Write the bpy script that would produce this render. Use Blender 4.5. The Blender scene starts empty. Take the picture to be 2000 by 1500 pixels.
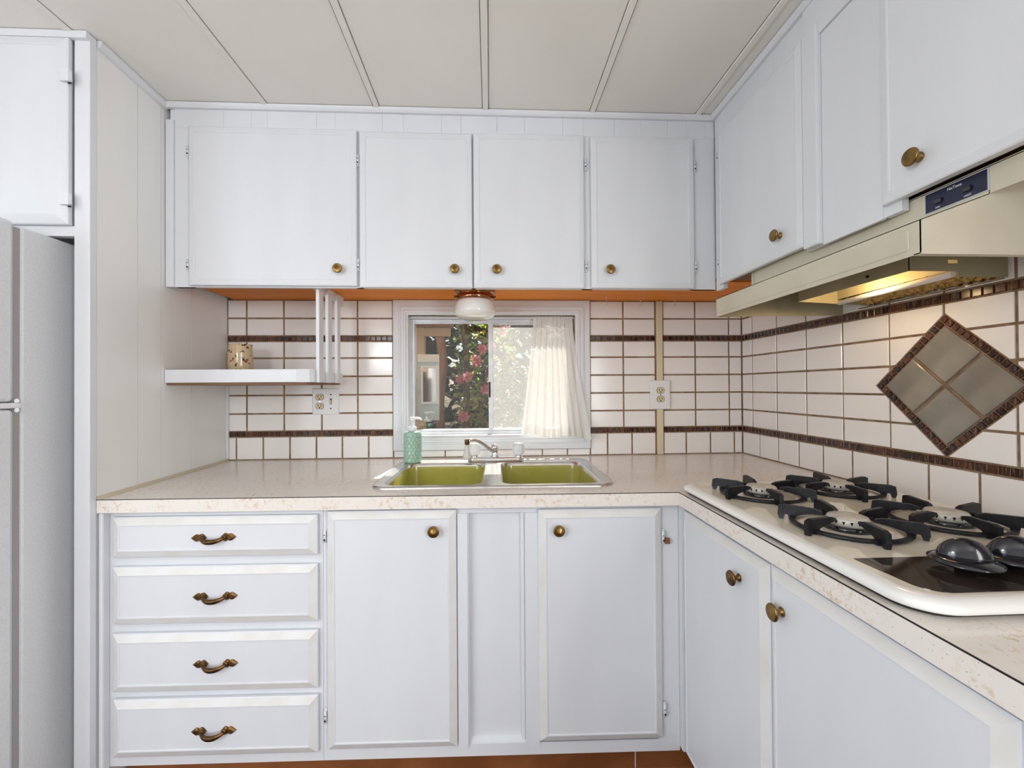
import bpy, bmesh, math, random
from mathutils import Vector, Matrix
random.seed(7)
S = bpy.context.scene
COL = S.collection
PI = math.pi
# ------------------------------------------------------------------ camera
cd = bpy.data.cameras.new('camera'); cam = bpy.data.objects.new('camera', cd); COL.objects.link(cam)
cd.sensor_width = 36.0; cd.lens = 36.0 * 851.48 / 2000.0; cd.clip_start = 0.02
a_, b_, c_ = math.radians(2.8486), math.radians(0.4323), math.radians(-0.3783)
rt = Vector((math.cos(a_), -math.sin(a_), 0)); fw = Vector((math.sin(a_)*math.cos(b_), math.cos(a_)*math.cos(b_), math.sin(b_)))
up = Vector((-math.sin(b_)*math.sin(a_), -math.sin(b_)*math.cos(a_), math.cos(b_)))
r2 = rt*math.cos(c_) + up*math.sin(c_); u2 = -rt*math.sin(c_) + up*math.cos(c_)
cam.matrix_world = Matrix(((r2.x, u2.x, -fw.x, 0), (r2.y, u2.y, -fw.y, 0), (r2.z, u2.z, -fw.z, 1.21), (0, 0, 0, 1)))
S.camera = cam
# ------------------------------------------------------------------ world, sun, daylight, added fill
W = bpy.data.worlds.new('sky'); S.world = W; W.use_nodes = True
wn = W.node_tree.nodes; wl = W.node_tree.links
bg = wn['Background']; sky = wn.new('ShaderNodeTexSky'); sky.sky_type = 'NISHITA'
sky.sun_disc = False; sky.sun_elevation = math.radians(52); sky.sun_rotation = math.radians(20); sky.air_density = 1.0; sky.dust_density = 1.5
wl.new(sky.outputs[0], bg.inputs[0]); bg.inputs[1].default_value = 0.13
def light(name, kind, loc, energy, color, target=None, size=None, size_y=None):
    l = bpy.data.lights.new(name, kind); l.energy = energy; l.color = color
    o = bpy.data.objects.new(name, l); COL.objects.link(o); o.location = loc
    if target is not None:
        o.rotation_euler = (Vector(target) - Vector(loc)).to_track_quat('-Z', 'Y').to_euler()
    if kind == 'AREA':
        l.shape = 'RECTANGLE'; l.size = size; l.size_y = size_y or size
    return o
sun = light('sun', 'SUN', (1.2, 4.0, 4.5), 12.0, (1.0, 0.95, 0.86), target=(0.98, 2.35, 2.60))
sun.data.angle = math.radians(0.6)
light('side_window_daylight', 'AREA', (-2.38, -1.2, 1.30), 34, (0.86, 0.93, 1.0), target=(0, -1.2, 1.30), size=1.9, size_y=1.25)
light('added_right_fill', 'AREA', (1.155, -1.3, 1.30), 50, (0.95, 0.97, 1.0), target=(-1, -1.3, 1.30), size=1.4, size_y=1.25)  # added fill to lift the left panelling; no known window here
VS = S.view_settings
VS.view_transform = 'Standard'; VS.look = 'None'; VS.exposure = 0.15; VS.gamma = 1.0; VS.use_curve_mapping = False
# ------------------------------------------------------------------ materials
MATS = {}
def new_mat(name):
    m = bpy.data.materials.new(name); m.use_nodes = True; MATS[name] = m
    return m, m.node_tree.nodes, m.node_tree.links, m.node_tree.nodes['Principled BSDF']
def setp(b, **k):
    nm = dict(rough='Roughness', metal='Metallic', spec='Specular IOR Level', coat='Coat Weight', coatr='Coat Roughness', trans='Transmission Weight', ior='IOR', emis='Emission Strength', sheen='Sheen Weight')
    for kk, v in k.items():
        if kk == 'col': b.inputs['Base Color'].default_value = (*v, 1)
        elif kk == 'ecol': b.inputs['Emission Color'].default_value = (*v, 1)
        else: b.inputs[nm[kk]].default_value = v
def mix_noise(m, c1, c2, scale, lo=0.4, hi=0.6, detail=4, stretch=(1, 1, 1), bump=0.0, bdist=0.002, rough=0.5):
    n, l, b = m.node_tree.nodes, m.node_tree.links, m.node_tree.nodes['Principled BSDF']
    tc = n.new('ShaderNodeTexCoord'); mp = n.new('ShaderNodeMapping'); mp.inputs['Scale'].default_value = stretch
    l.new(tc.outputs['Object'], mp.inputs[0])
    nz = n.new('ShaderNodeTexNoise'); nz.inputs['Scale'].default_value = scale; nz.inputs['Detail'].default_value = detail; nz.inputs['Roughness'].default_value = rough
    l.new(mp.outputs[0], nz.inputs['Vector'])
    r = n.new('ShaderNodeValToRGB'); r.color_ramp.elements[0].position = lo; r.color_ramp.elements[1].position = hi
    r.color_ramp.elements[0].color = (*c1, 1); r.color_ramp.elements[1].color = (*c2, 1)
    l.new(nz.outputs['Fac'], r.inputs[0]); l.new(r.outputs[0], b.inputs['Base Color'])
    if bump:
        bp = n.new('ShaderNodeBump'); bp.inputs['Strength'].default_value = bump; bp.inputs['Distance'].default_value = bdist
        l.new(nz.outputs['Fac'], bp.inputs['Height']); l.new(bp.outputs[0], b.inputs['Normal'])
    return nz, r, mp
def simple(name, col, rough=0.5, **k):
    m, n, l, b = new_mat(name); setp(b, col=col, rough=rough, **k); return m
def noisy(name, c1, c2, scale, rough=0.5, **k):
    m, n, l, b = new_mat(name); pk = {q: k.pop(q) for q in ('metal', 'spec', 'coat', 'coatr') if q in k}
    setp(b, rough=rough, **pk); mix_noise(m, c1, c2, scale, **k); return m
PAINT = noisy('white_paint', (0.73, 0.75, 0.785), (0.765, 0.785, 0.815), 4, rough=0.42, lo=0.3, hi=0.7, stretch=(2.2, 2.2, 0.5), bump=0.03, bdist=0.002)
BEVELP = noisy('warm_lit_white_paint', (0.745, 0.73, 0.69), (0.785, 0.785, 0.775), 14, rough=0.42, lo=0.35, hi=0.6, detail=6)  # cream tint paints warm light from above into the lower bevels
PANELW = noisy('panelling_paint', (0.85, 0.84, 0.82), (0.88, 0.875, 0.86), 4, rough=0.40, lo=0.3, hi=0.7, stretch=(2, 2, 0.5), bump=0.05)
CEIL = noisy('ceiling_board', (0.83, 0.805, 0.745), (0.88, 0.86, 0.81), 2.6, rough=0.38, lo=0.32, hi=0.68, detail=6, bump=0.10, bdist=0.01)
WOOD = noisy('orange_wood', (0.80, 0.22, 0.008), (0.90, 0.30, 0.02), 9, rough=0.5, lo=0.3, hi=0.7, stretch=(0.4, 6, 6), spec=0.25)
DARKWOOD = noisy('raw_brown_wood', (0.16, 0.075, 0.035), (0.26, 0.13, 0.06), 12, rough=0.6, stretch=(0.5, 5, 5))
TILE = noisy('glazed_white_tile', (0.85, 0.82, 0.80), (0.89, 0.865, 0.845), 3, rough=0.16, lo=0.3, hi=0.7, bump=0.03, bdist=0.004)
GREYTILE = noisy('glazed_taupe_tile', (0.19, 0.17, 0.14), (0.30, 0.27, 0.225), 9, rough=0.10, lo=0.35, hi=0.7, detail=5, bump=0.05, bdist=0.004)
GROUT = noisy('brown_grout', (0.20, 0.125, 0.07), (0.30, 0.20, 0.12), 30, rough=0.85)
WALLP = simple('plain_wall_paint', (0.72, 0.70, 0.67), 0.6)
BRASS = noisy('aged_brass', (0.21, 0.13, 0.04), (0.32, 0.205, 0.075), 40, rough=0.28, metal=1.0)
BRONZE = noisy('dark_bronze', (0.10, 0.055, 0.025), (0.24, 0.13, 0.05), 60, rough=0.35, metal=1.0)
CHROME = simple('chrome', (0.80, 0.80, 0.82), 0.12, metal=1.0)
STEEL = noisy('brushed_steel', (0.62, 0.61, 0.60), (0.72, 0.71, 0.70), 30, rough=0.24, metal=1.0, stretch=(1, 10, 1))
CASTAL = noisy('dull_cast_aluminium', (0.50, 0.47, 0.41), (0.62, 0.59, 0.53), 40, rough=0.5, metal=0.25)
ALU = noisy('aluminium_frame', (0.62, 0.63, 0.66), (0.70, 0.71, 0.74), 20, rough=0.45, metal=0.6)
OLIVE = noisy('avocado_enamel', (0.36, 0.34, 0.075), (0.42, 0.40, 0.10), 6, rough=0.14, coat=0.5)
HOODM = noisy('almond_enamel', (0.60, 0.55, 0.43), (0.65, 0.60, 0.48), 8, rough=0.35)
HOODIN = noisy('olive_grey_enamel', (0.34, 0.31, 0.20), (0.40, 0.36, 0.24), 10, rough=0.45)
IRON = noisy('black_cast_iron', (0.005, 0.005, 0.008), (0.012, 0.012, 0.016), 50, rough=0.42, spec=0.35, bump=0.1)
CREAM = simple('cream_glass_enamel', (0.82, 0.75, 0.62), 0.10, coat=0.5)
WHITEEN = simple('white_enamel_edge', (0.86, 0.85, 0.82), 0.15, coat=0.4)
BLACKG = noisy('smoked_black_glass', (0.028, 0.020, 0.016), (0.045, 0.034, 0.028), 8, rough=0.06)
BLACK = simple('gloss_black_plastic', (0.010, 0.010, 0.016), 0.18, coat=0.5)
DARK = simple('dark_void', (0.012, 0.009, 0.008), 0.7)
WPLAST = simple('white_plastic', (0.82, 0.82, 0.83), 0.30)
BEIGEP = simple('almond_plastic', (0.66, 0.56, 0.36), 0.35)
STRIP = simple('beige_strip', (0.70, 0.60, 0.42), 0.45)
CAULK = simple('beige_caulk', (0.66, 0.58, 0.42), 0.55)
VINYL = noisy('brown_vinyl_base', (0.20, 0.065, 0.018), (0.27, 0.095, 0.03), 6, rough=0.4)
FLOORM = noisy('dark_brown_floor', (0.07, 0.022, 0.010), (0.13, 0.045, 0.02), 7, rough=0.35, stretch=(0.6, 5, 1))
FRIDGE = noisy('fridge_enamel', (0.70, 0.71, 0.73), (0.74, 0.75, 0.77), 180, rough=0.38, bump=0.25, bdist=0.001)
GASKET = simple('grey_gasket', (0.36, 0.34, 0.34), 0.6)
LABELM = simple('navy_label', (0.012, 0.014, 0.045), 0.35)
LABELE = simple('silver_label_edge', (0.55, 0.58, 0.62), 0.35)
PRINT = simple('white_print', (0.8, 0.8, 0.82), 0.5)
SHADE = simple('opal_ribbed_glass', (0.84, 0.82, 0.79), 0.10, coat=0.6)
COPPERB = simple('polished_copper_base', (0.40, 0.19, 0.10), 0.14, metal=1.0)
ACRYL = simple('clear_acrylic', (0.90, 0.92, 0.93), 0.08, trans=0.55, ior=1.45)
SPRAYM = simple('grey_white_plastic', (0.62, 0.61, 0.60), 0.4)
# laminate counter
m, n, l, b = new_mat('flecked_laminate'); LAM = m; setp(b, rough=0.22)
nz, r, mp = mix_noise(m, (0.84, 0.79, 0.73), (0.64, 0.45, 0.22), 80, lo=0.52, hi=0.66, detail=8, stretch=(1, 1, 1), rough=0.7)
nz2 = n.new('ShaderNodeTexNoise'); nz2.inputs['Scale'].default_value = 9; nz2.inputs['Detail'].default_value = 3; l.new(mp.outputs[0], nz2.inputs['Vector'])
r3 = n.new('ShaderNodeValToRGB'); r3.color_ramp.elements[0].position = 0.38; r3.color_ramp.elements[1].position = 0.62
l.new(nz2.outputs['Fac'], r3.inputs[0])
mx = n.new('ShaderNodeMix'); mx.data_type = 'RGBA'; mx.inputs[6].default_value = (0.84, 0.79, 0.735, 1); l.new(r3.outputs[0], mx.inputs[0]); l.new(r.outputs[0], mx.inputs[7])
vo = n.new('ShaderNodeTexVoronoi'); vo.inputs['Scale'].default_value = 130; l.new(mp.outputs[0], vo.inputs['Vector'])
rv = n.new('ShaderNodeValToRGB'); rv.color_ramp.elements[0].position = 0.05; rv.color_ramp.elements[1].position = 0.11; l.new(vo.outputs['Distance'], rv.inputs[0])
mx2 = n.new('ShaderNodeMix'); mx2.data_type = 'RGBA'; mx2.inputs[6].default_value = (0.22, 0.15, 0.09, 1); l.new(rv.outputs[0], mx2.inputs[0]); l.new(mx.outputs[2], mx2.inputs[7])
l.new(mx2.outputs[2], b.inputs['Base Color'])
# mosaic: colour per piece
m, n, l, b = new_mat('brown_glass_mosaic'); MOSAIC = m; setp(b, rough=0.2, coat=0.0)
oi = n.new('ShaderNodeObjectInfo'); r = n.new('ShaderNodeValToRGB'); cr = r.color_ramp; cr.interpolation = 'CONSTANT'
for i, (p, c) in enumerate([(0, (0.030, 0.009, 0.004)), (0.25, (0.060, 0.016, 0.007)), (0.50, (0.016, 0.006, 0.005)), (0.68, (0.045, 0.020, 0.015)), (0.80, (0.085, 0.030, 0.014)), (0.93, (0.030, 0.022, 0.028))]):
    e = cr.elements[i] if i < 2 else cr.elements.new(p)
    e.position = p; e.color = (*c, 1)
l.new(oi.outputs['Random'], r.inputs[0])
tc = n.new('ShaderNodeTexCoord'); mp = n.new('ShaderNodeMapping'); mp.inputs['Scale'].default_value = (260, 260, 40); l.new(tc.outputs['Object'], mp.inputs[0])
nz = n.new('ShaderNodeTexNoise'); nz.inputs['Scale'].default_value = 1.0; nz.noise_dimensions = '4D'; l.new(mp.outputs[0], nz.inputs['Vector'])
mu = n.new('ShaderNodeMath'); mu.operation = 'MULTIPLY'; mu.inputs[1].default_value = 50; l.new(oi.outputs['Random'], mu.inputs[0]); l.new(mu.outputs[0], nz.inputs['W'])
rr = n.new('ShaderNodeValToRGB'); rr.color_ramp.elements[0].position = 0.52; rr.color_ramp.elements[1].position = 0.72; l.new(nz.outputs['Fac'], rr.inputs[0])
mx = n.new('ShaderNodeMix'); mx.data_type = 'RGBA'; mx.inputs[7].default_value = (0.24, 0.115, 0.06, 1); l.new(rr.outputs[0], mx.inputs[0]); l.new(r.outputs[0], mx.inputs[6])
l.new(mx.outputs[2], b.inputs['Base Color'])
# filter mesh: gold aluminium crumpled
m, n, l, b = new_mat('gold_filter_mesh'); FILTER = m; setp(b, rough=0.3, metal=1.0)
mix_noise(m, (0.34, 0.22, 0.06), (0.60, 0.42, 0.16), 90, lo=0.35, hi=0.65, bump=1.0, bdist=0.006)
# mug glaze
m, n, l, b = new_mat('speckled_cream_glaze'); MUGM = m; setp(b, rough=0.18, coat=0.4)
tc = n.new('ShaderNodeTexCoord'); cur = None
base = (0.66, 0.50, 0.30, 1); prev = None
for i, (sc, thr, colr) in enumerate([(70, 0.64, (0.05, 0.03, 0.02, 1)), (45, 0.655, (0.35, 0.07, 0.03, 1)), (38, 0.66, (0.07, 0.13, 0.13, 1))]):
    mp = n.new('ShaderNodeMapping'); mp.inputs['Location'].default_value = (i*3.1, i*1.7, i); l.new(tc.outputs['Object'], mp.inputs[0])
    nz = n.new('ShaderNodeTexNoise'); nz.inputs['Scale'].default_value = sc; nz.inputs['Detail'].default_value = 1.5; l.new(mp.outputs[0], nz.inputs['Vector'])
    r = n.new('ShaderNodeValToRGB'); r.color_ramp.elements[0].position = thr - 0.03; r.color_ramp.elements[1].position = thr; l.new(nz.outputs['Fac'], r.inputs[0])
    mx = n.new('ShaderNodeMix'); mx.data_type = 'RGBA'; mx.inputs[7].default_value = colr; l.new(r.outputs[0], mx.inputs[0])
    if prev is None: mx.inputs[6].default_value = base
    else: l.new(prev, mx.inputs[6])
    prev = mx.outputs[2]
l.new(prev, b.inputs['Base Color'])
# soap bottle
SOAPM = simple('sea_green_glaze', (0.33, 0.50, 0.42), 0.22, coat=0.3)
def mixed(name, spec):          # spec: list of (weight, bsdf type, colour, rough)
    m = bpy.data.materials.new(name); m.use_nodes = True; n, l = m.node_tree.nodes, m.node_tree.links
    n.remove(n['Principled BSDF']); out = n['Material Output']; cur = None; tot = 0
    for w, t, c, ro in spec:
        s = n.new('ShaderNodeBsdf' + t); s.inputs['Color'].default_value = (*c, 1)
        if ro is not None and 'Roughness' in s.inputs: s.inputs['Roughness'].default_value = ro
        tot += w
        if cur is None: cur = s.outputs[0]
        else:
            mm = n.new('ShaderNodeMixShader'); mm.inputs[0].default_value = w / tot
            l.new(cur, mm.inputs[1]); l.new(s.outputs[0], mm.inputs[2]); cur = mm.outputs[0]
    l.new(cur, out.inputs['Surface']); return m
PANE = mixed('window_glass', [(0.955, 'Transparent', (0.97, 0.98, 0.97), None), (0.045, 'Glossy', (1, 1, 1), 0.0)])
SCREEN = mixed('insect_screen', [(0.83, 'Transparent', (1, 1, 1), None), (0.05, 'Diffuse', (0.9, 0.9, 0.9), None), (0.12, 'Translucent', (0.95, 0.95, 0.95), None)])
SHEER = mixed('sheer_white_fabric', [(0.22, 'Transparent', (1, 1, 1), None), (0.60, 'Diffuse', (0.93, 0.91, 0.88), None), (0.18, 'Translucent', (0.95, 0.93, 0.90), None)])
def leafmat(name, cols, tr=0.45):
    m = bpy.data.materials.new(name); m.use_nodes = True; n, l = m.node_tree.nodes, m.node_tree.links
    b = n['Principled BSDF']; b.inputs['Roughness'].default_value = 0.3; out = n['Material Output']
    oi = n.new('ShaderNodeObjectInfo'); tc = n.new('ShaderNodeNewGeometry'); r = n.new('ShaderNodeValToRGB'); cr = r.color_ramp
    ad = n.new('ShaderNodeMath'); ad.operation = 'ADD'; l.new(oi.outputs['Random'], ad.inputs[0]); l.new(tc.outputs['Random Per Island'], ad.inputs[1])
    fr = n.new('ShaderNodeMath'); fr.operation = 'FRACT'; l.new(ad.outputs[0], fr.inputs[0]); l.new(fr.outputs[0], r.inputs[0])
    for i, c in enumerate(cols):
        e = cr.elements[i] if i < 2 else cr.elements.new(i / (len(cols) - 1))
        e.position = i / (len(cols) - 1); e.color = (*c, 1)
    l.new(r.outputs[0], b.inputs['Base Color'])
    t = n.new('ShaderNodeBsdfTranslucent'); l.new(r.outputs[0], t.inputs['Color'])
    mm = n.new('ShaderNodeMixShader'); mm.inputs[0].default_value = tr; l.new(b.outputs[0], mm.inputs[1]); l.new(t.outputs[0], mm.inputs[2]); l.new(mm.outputs[0], out.inputs['Surface'])
    return m
LEAF = leafmat('camellia_leaf', [(0.08, 0.18, 0.03), (0.24, 0.40, 0.05), (0.58, 0.66, 0.09), (0.12, 0.25, 0.04), (0.70, 0.72, 0.18), (0.55, 0.30, 0.08), (0.40, 0.55, 0.08)], 0.6)
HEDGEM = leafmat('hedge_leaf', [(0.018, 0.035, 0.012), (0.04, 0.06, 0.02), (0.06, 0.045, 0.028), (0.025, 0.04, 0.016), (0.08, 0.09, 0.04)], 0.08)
PETAL = leafmat('pink_petal', [(0.80, 0.30, 0.36), (0.86, 0.42, 0.48), (0.75, 0.18, 0.22), (0.88, 0.55, 0.58)], 0.4)
BARK = noisy('brown_bark', (0.10, 0.05, 0.032), (0.20, 0.11, 0.07), 18, rough=0.8, stretch=(3, 3, 0.6), bump=0.5, bdist=0.01)
TANPOST = noisy('red_brown_post', (0.33, 0.15, 0.08), (0.46, 0.23, 0.13), 10, rough=0.7, stretch=(3, 3, 0.5))
CREAMB = noisy('cream_siding', (0.80, 0.64, 0.47), (0.86, 0.71, 0.54), 6, rough=0.6)
BLUEF = noisy('pale_blue_paint', (0.42, 0.54, 0.56), (0.54, 0.64, 0.65), 9, rough=0.5)
SOIL = noisy('garden_soil', (0.16, 0.12, 0.08), (0.30, 0.26, 0.16), 5, rough=0.9)
MIRROR = simple('dusty_mirror', (0.75, 0.72, 0.70), 0.12, metal=1.0)
# ------------------------------------------------------------------ mesh helpers
class MB:
    def __init__(s): s.v = []; s.f = []; s.sm = []
    def add(s, vs, fs, smooth=False):
        o = len(s.v); s.v += [tuple(v) for v in vs]; s.f += [tuple(i + o for i in f) for f in fs]; s.sm += [smooth]*len(fs); return s
    def box(s, x0, x1, y0, y1, z0, z1):
        if x0 > x1: x0, x1 = x1, x0
        if y0 > y1: y0, y1 = y1, y0
        if z0 > z1: z0, z1 = z1, z0
        return s.add([(x0,y0,z0),(x1,y0,z0),(x1,y1,z0),(x0,y1,z0),(x0,y0,z1),(x1,y0,z1),(x1,y1,z1),(x0,y1,z1)],
                     [(0,3,2,1),(4,5,6,7),(0,1,5,4),(1,2,6,5),(2,3,7,6),(3,0,4,7)])
    def cbox(s, x0, x1, y0, y1, z0, z1, c=0.003):   # chamfered box
        if x0 > x1: x0, x1 = x1, x0
        if y0 > y1: y0, y1 = y1, y0
        if z0 > z1: z0, z1 = z1, z0
        bm = bmesh.new(); bmesh.ops.create_cube(bm, size=1)
        for v in bm.verts: v.co = Vector(((x0+x1)/2 + v.co.x*(x1-x0), (y0+y1)/2 + v.co.y*(y1-y0), (z0+z1)/2 + v.co.z*(z1-z0)))
        bmesh.ops.bevel(bm, geom=bm.edges[:], offset=c, segments=2, affect='EDGES', profile=0.5)
        bm.verts.index_update(); s.add([v.co[:] for v in bm.verts], [[v.index for v in f.verts] for f in bm.faces]); bm.free(); return s
    def loft(s, rings, cap0=False, cap1=False, smooth=False, closed=True):
        n = len(rings[0]); vs = [p for r in rings for p in r]; fs = []
        for i in range(len(rings)-1):
            for j in range(n if closed else n-1):
                k = (j+1) % n
                fs.append((i*n+j, i*n+k, (i+1)*n+k, (i+1)*n+j))
        o = len(s.v); s.add(vs, fs, smooth)
        if cap0: s.f.append(tuple(o + j for j in reversed(range(n)))); s.sm.append(False)
        if cap1: s.f.append(tuple(o + (len(rings)-1)*n + j for j in range(n))); s.sm.append(False)
        return s
    def lathe(s, prof, c=(0,0,0), axis='z', n=24, cap=True, smooth=True):
        rings = []
        for r, h in prof:
            ring = []
            for i in range(n):
                t = 2*PI*i/n; p = (r*math.cos(t), r*math.sin(t), h)
                if axis == 'y': p = (p[0], -p[2], p[1])       # h grows towards -y
                elif axis == 'x': p = (-p[2], -p[0], p[1])
                ring.append((p[0]+c[0], p[1]+c[1], p[2]+c[2]))
            rings.append(ring)
        return s.loft(rings, cap, cap, smooth)
    def tube(s, pts, rad, n=10, smooth=True, flat=1.0, upv=(0,0,1)):
        P = [Vector(p) for p in pts]; rings = []
        for i, p in enumerate(P):
            d = (P[min(i+1, len(P)-1)] - P[max(i-1, 0)]).normalized()
            ref = Vector(upv) if abs(d.dot(Vector(upv))) < 0.95 else Vector((1, 0, 0))
            sx = d.cross(ref).normalized(); sy = sx.cross(d).normalized()
            r = rad[i] if isinstance(rad, (list, tuple)) else rad
            rings.append([tuple(p + sx*r*math.cos(2*PI*j/n) + sy*r*flat*math.sin(2*PI*j/n)) for j in range(n)])
        return s.loft(rings, True, True, smooth)
    def prism(s, poly, h0, h1, axis='z'):
        n = len(poly)
        f = {'z': lambda p, h: (p[0], p[1], h), 'y': lambda p, h: (p[0], h, p[1]), 'x': lambda p, h: (h, p[0], p[1])}[axis]
        return s.loft([[f(p, h0) for p in poly], [f(p, h1) for p in poly]], True, True)
    def mesh(s, name, mat):
        me = bpy.data.meshes.new(name); me.from_pydata(s.v, [], s.f); me.update()
        bm = bmesh.new(); bm.from_mesh(me); bmesh.ops.recalc_face_normals(bm, faces=bm.faces[:]); bm.to_mesh(me); bm.free()
        if any(s.sm):
            for p, q in zip(me.polygons, s.sm): p.use_smooth = q
        me.materials.append(mat); return me
    def build(s, name, mat, parent=None, loc=(0,0,0), rot=None):
        return put(name, s.mesh(name, mat), parent, loc, rot)
def put(name, me, parent=None, loc=(0,0,0), rot=None):
    o = bpy.data.objects.new(name, me); COL.objects.link(o); o.location = loc
    if rot: o.rotation_euler = rot
    o.parent = parent; return o
def tag(o, label, cat, group=None, kind=None):
    o['label'] = label; o['category'] = cat
    if group: o['group'] = group
    if kind: o['kind'] = kind
    return o
def thing(name, label, cat, loc=(0,0,0), rz=0, group=None, kind=None):
    o = bpy.data.objects.new(name, None); COL.objects.link(o); o.location = loc; o.rotation_euler = (0, 0, rz); o.empty_display_size = 0.05
    return tag(o, label, cat, group, kind)
def copy_tree(o, parent=None):
    c = o.copy(); COL.objects.link(c); c.parent = parent
    for ch in list(o.children): copy_tree(ch, c)
    return c
def rrect(x0, x1, y0, y1, r, n=6):
    pts = []
    for cx, cy, t0 in ((x1-r, y1-r, 0), (x0+r, y1-r, PI/2), (x0+r, y0+r, PI), (x1-r, y0+r, 1.5*PI)):
        for i in range(n+1):
            t = t0 + PI/2*i/n; pts.append((cx + r*math.cos(t), cy + r*math.sin(t)))
    return pts
XLW = lambda Y: -1.139 + (1.95 - Y)*0.0353           # left panelled side of the alcove
ZC = 0.90                                            # worktop height
# ------------------------------------------------------------------ room shell
tag(MB().box(-2.4, 1.3, -3.0, 2.05, -0.06, 0.0).build('floor', FLOORM), 'dark brown floor showing under the corner cabinets', 'floor', kind='structure')
ceil = tag(MB().box(-2.4, 1.3, -3.0, 2.05, 2.218, 2.27).build('ceiling', CEIL), 'cream ceiling of textured panels joined by thin battens', 'ceiling', kind='structure')
bat = [-1.162, -0.784, -0.397, -0.011, 0.3755, 0.767]
ed = [-2.4, -1.55] + bat + [1.3]
for x0, x1 in zip(ed[:-1], ed[1:]):
    MB().box(x0+0.0122, x1-0.0122, -2.95, 1.99, 2.2085, 2.218).build('ceiling_panel', CEIL, ceil)
for x in [-1.55] + bat:
    MB().add([(x-0.010,-2.95,2.2085),(x-0.0085,-2.95,2.2035),(x+0.0085,-2.95,2.2035),(x+0.010,-2.95,2.2085),(x-0.010,1.99,2.2085),(x-0.0085,1.99,2.2035),(x+0.0085,1.99,2.2035),(x+0.010,1.99,2.2085)],
             [(0,1,5,4),(1,2,6,5),(2,3,7,6),(0,3,2,1),(4,5,6,7)]).build('batten', CEIL, ceil)
YT, XT = 1.9530, 1.1600                              # grout faces of the tiled walls (tiles stand a little proud)
WO = (-0.365, 0.380, 0.997, 1.532)                   # window opening
mb = MB(); 
mb.box(-2.4, WO[0], YT, 2.07, 0, 2.25).box(WO[1], 1.3, YT, 2.07, 0, 2.25).box(WO[0], WO[1], YT, 2.07, 0, WO[2]).box(WO[0], WO[1], YT, 2.07, WO[3], 2.25)
wall_back = tag(mb.build('wall_back', GROUT), 'back wall of white tiles with brown grout around the window', 'wall', kind='structure')
wall_right = tag(MB().box(XT, 1.30, -.55, YT, 0, 2.25).box(XT, 1.30, -3.0, -2.05, 0, 2.25).box(XT, 1.30, -2.05, -.55, 0, .65).box(XT, 1.30, -2.05, -.55, 1.95, 2.25).build('wall_right', GROUT), 'right wall of white tiles with brown grout behind the cooktop', 'wall', kind='structure')  # gap out of view, added for the right fill light
mb = MB(); mb.box(-2.45, -2.4, -3.0, -2.2, 0, 2.25).box(-2.45, -2.4, -.2, 2.05, 0, 2.25).box(-2.45, -2.4, -2.2, -.2, 0, .65).box(-2.45, -2.4, -2.2, -.2, 1.95, 2.25)
tag(mb.build('wall_left', WALLP), 'plain wall with a wide window opening beyond the refrigerator', 'wall', kind='structure')
tag(MB().box(-2.45, 1.3, -3.05, -3.0, 0, 2.25).build('wall_rear', WALLP), 'plain wall behind the viewer', 'wall', kind='structure')
# ---- tiles
G = 0.0034
_tc = {}
def tile_mesh(w, h, t, c, mat, key):
    k = (round(w, 4), round(h, 4), key)
    if k in _tc: return _tc[k]
    x, z = w/2, h/2
    R = lambda q, y: [(-q[0], y, -q[1]), (q[0], y, -q[1]), (q[0], y, q[1]), (-q[0], y, q[1])]
    m = MB(); m.loft([R((x, z), 0), R((x, z), -(t-c)), R((x-c, z-c), -t)], False, True)
    _tc[k] = m.mesh(key, mat); return _tc[k]
def back_tile(x0, x1, z0, z1, name='tile', mat=TILE, t=0.0030, g=G):
    me = tile_mesh(x1-x0-2*g, z1-z0-2*g, t, 0.0016, mat, name)
    return put(name, me, wall_back, ((x0+x1)/2, YT, (z0+z1)/2), (random.uniform(-.004,.004), 0, random.uniform(-.004,.004)))
def right_tile(y0, y1, z0, z1, name='tile', mat=TILE, t=0.0030, g=G):
    me = tile_mesh(y1-y0-2*g, z1-z0-2*g, t, 0.0016, mat, name)
    return put(name, me, wall_right, (XT, (y0+y1)/2, (z0+z1)/2), (random.uniform(-.004,.004), 0, -PI/2 + random.uniform(-.004,.004)))
rows = [(1.518,1.599),(1.4405,1.518),(1.3435,1.4175),(1.2627,1.3435),(1.1817,1.2627),(1.1015,1.1817),(1.0245,1.1015)]
mos = [(1.4175,1.4405),(1.0015,1.0245)]
sq = (ZC+0.001, 1.0015)
cl = [-1.139,-1.058,-.8997,-.7384,-.583,-.428]; crr = [.4495,.604,.752]; crs = [.7865,.938,1.0967,1.157]
for cols in (cl, crr, crs):
    for x0, x1 in zip(cols[:-1], cols[1:]):
        for z0, z1 in rows: back_tile(x0, x1, z0, z1)
for cols in ([-1.139,-1.1025,-.989,-.8755,-.7622,-.6506,-.5366,-.428],[.4495,.5288,.6416,.752],[.7865,.893,1.0063,1.1187,1.157]):
    for x0, x1 in zip(cols[:-1], cols[1:]): back_tile(x0, x1, *sq)
for x0, x1 in ((-.428,-.315),(-.315,-.202),(-.202,-.089),(-.089,.024),(.024,.118),(.118,.232),(.232,.345),(.345,.4495)):
    back_tile(x0, x1, ZC+0.001, 0.934, g=0.0026)
def strip_back(x0, x1, z0, z1):
    n = max(1, round((x1-x0)/0.0242)); w = (x1-x0)/n
    for i in range(n): back_tile(x0+i*w, x0+(i+1)*w, z0, z1, 'mosaic_tile', MOSAIC, 0.0034, 0.0014)
for z0, z1 in mos:
    strip_back(-1.137, -.430, z0, z1); strip_back(.4515, .752, z0, z1); strip_back(.7865, 1.156, z0, z1)
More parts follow.
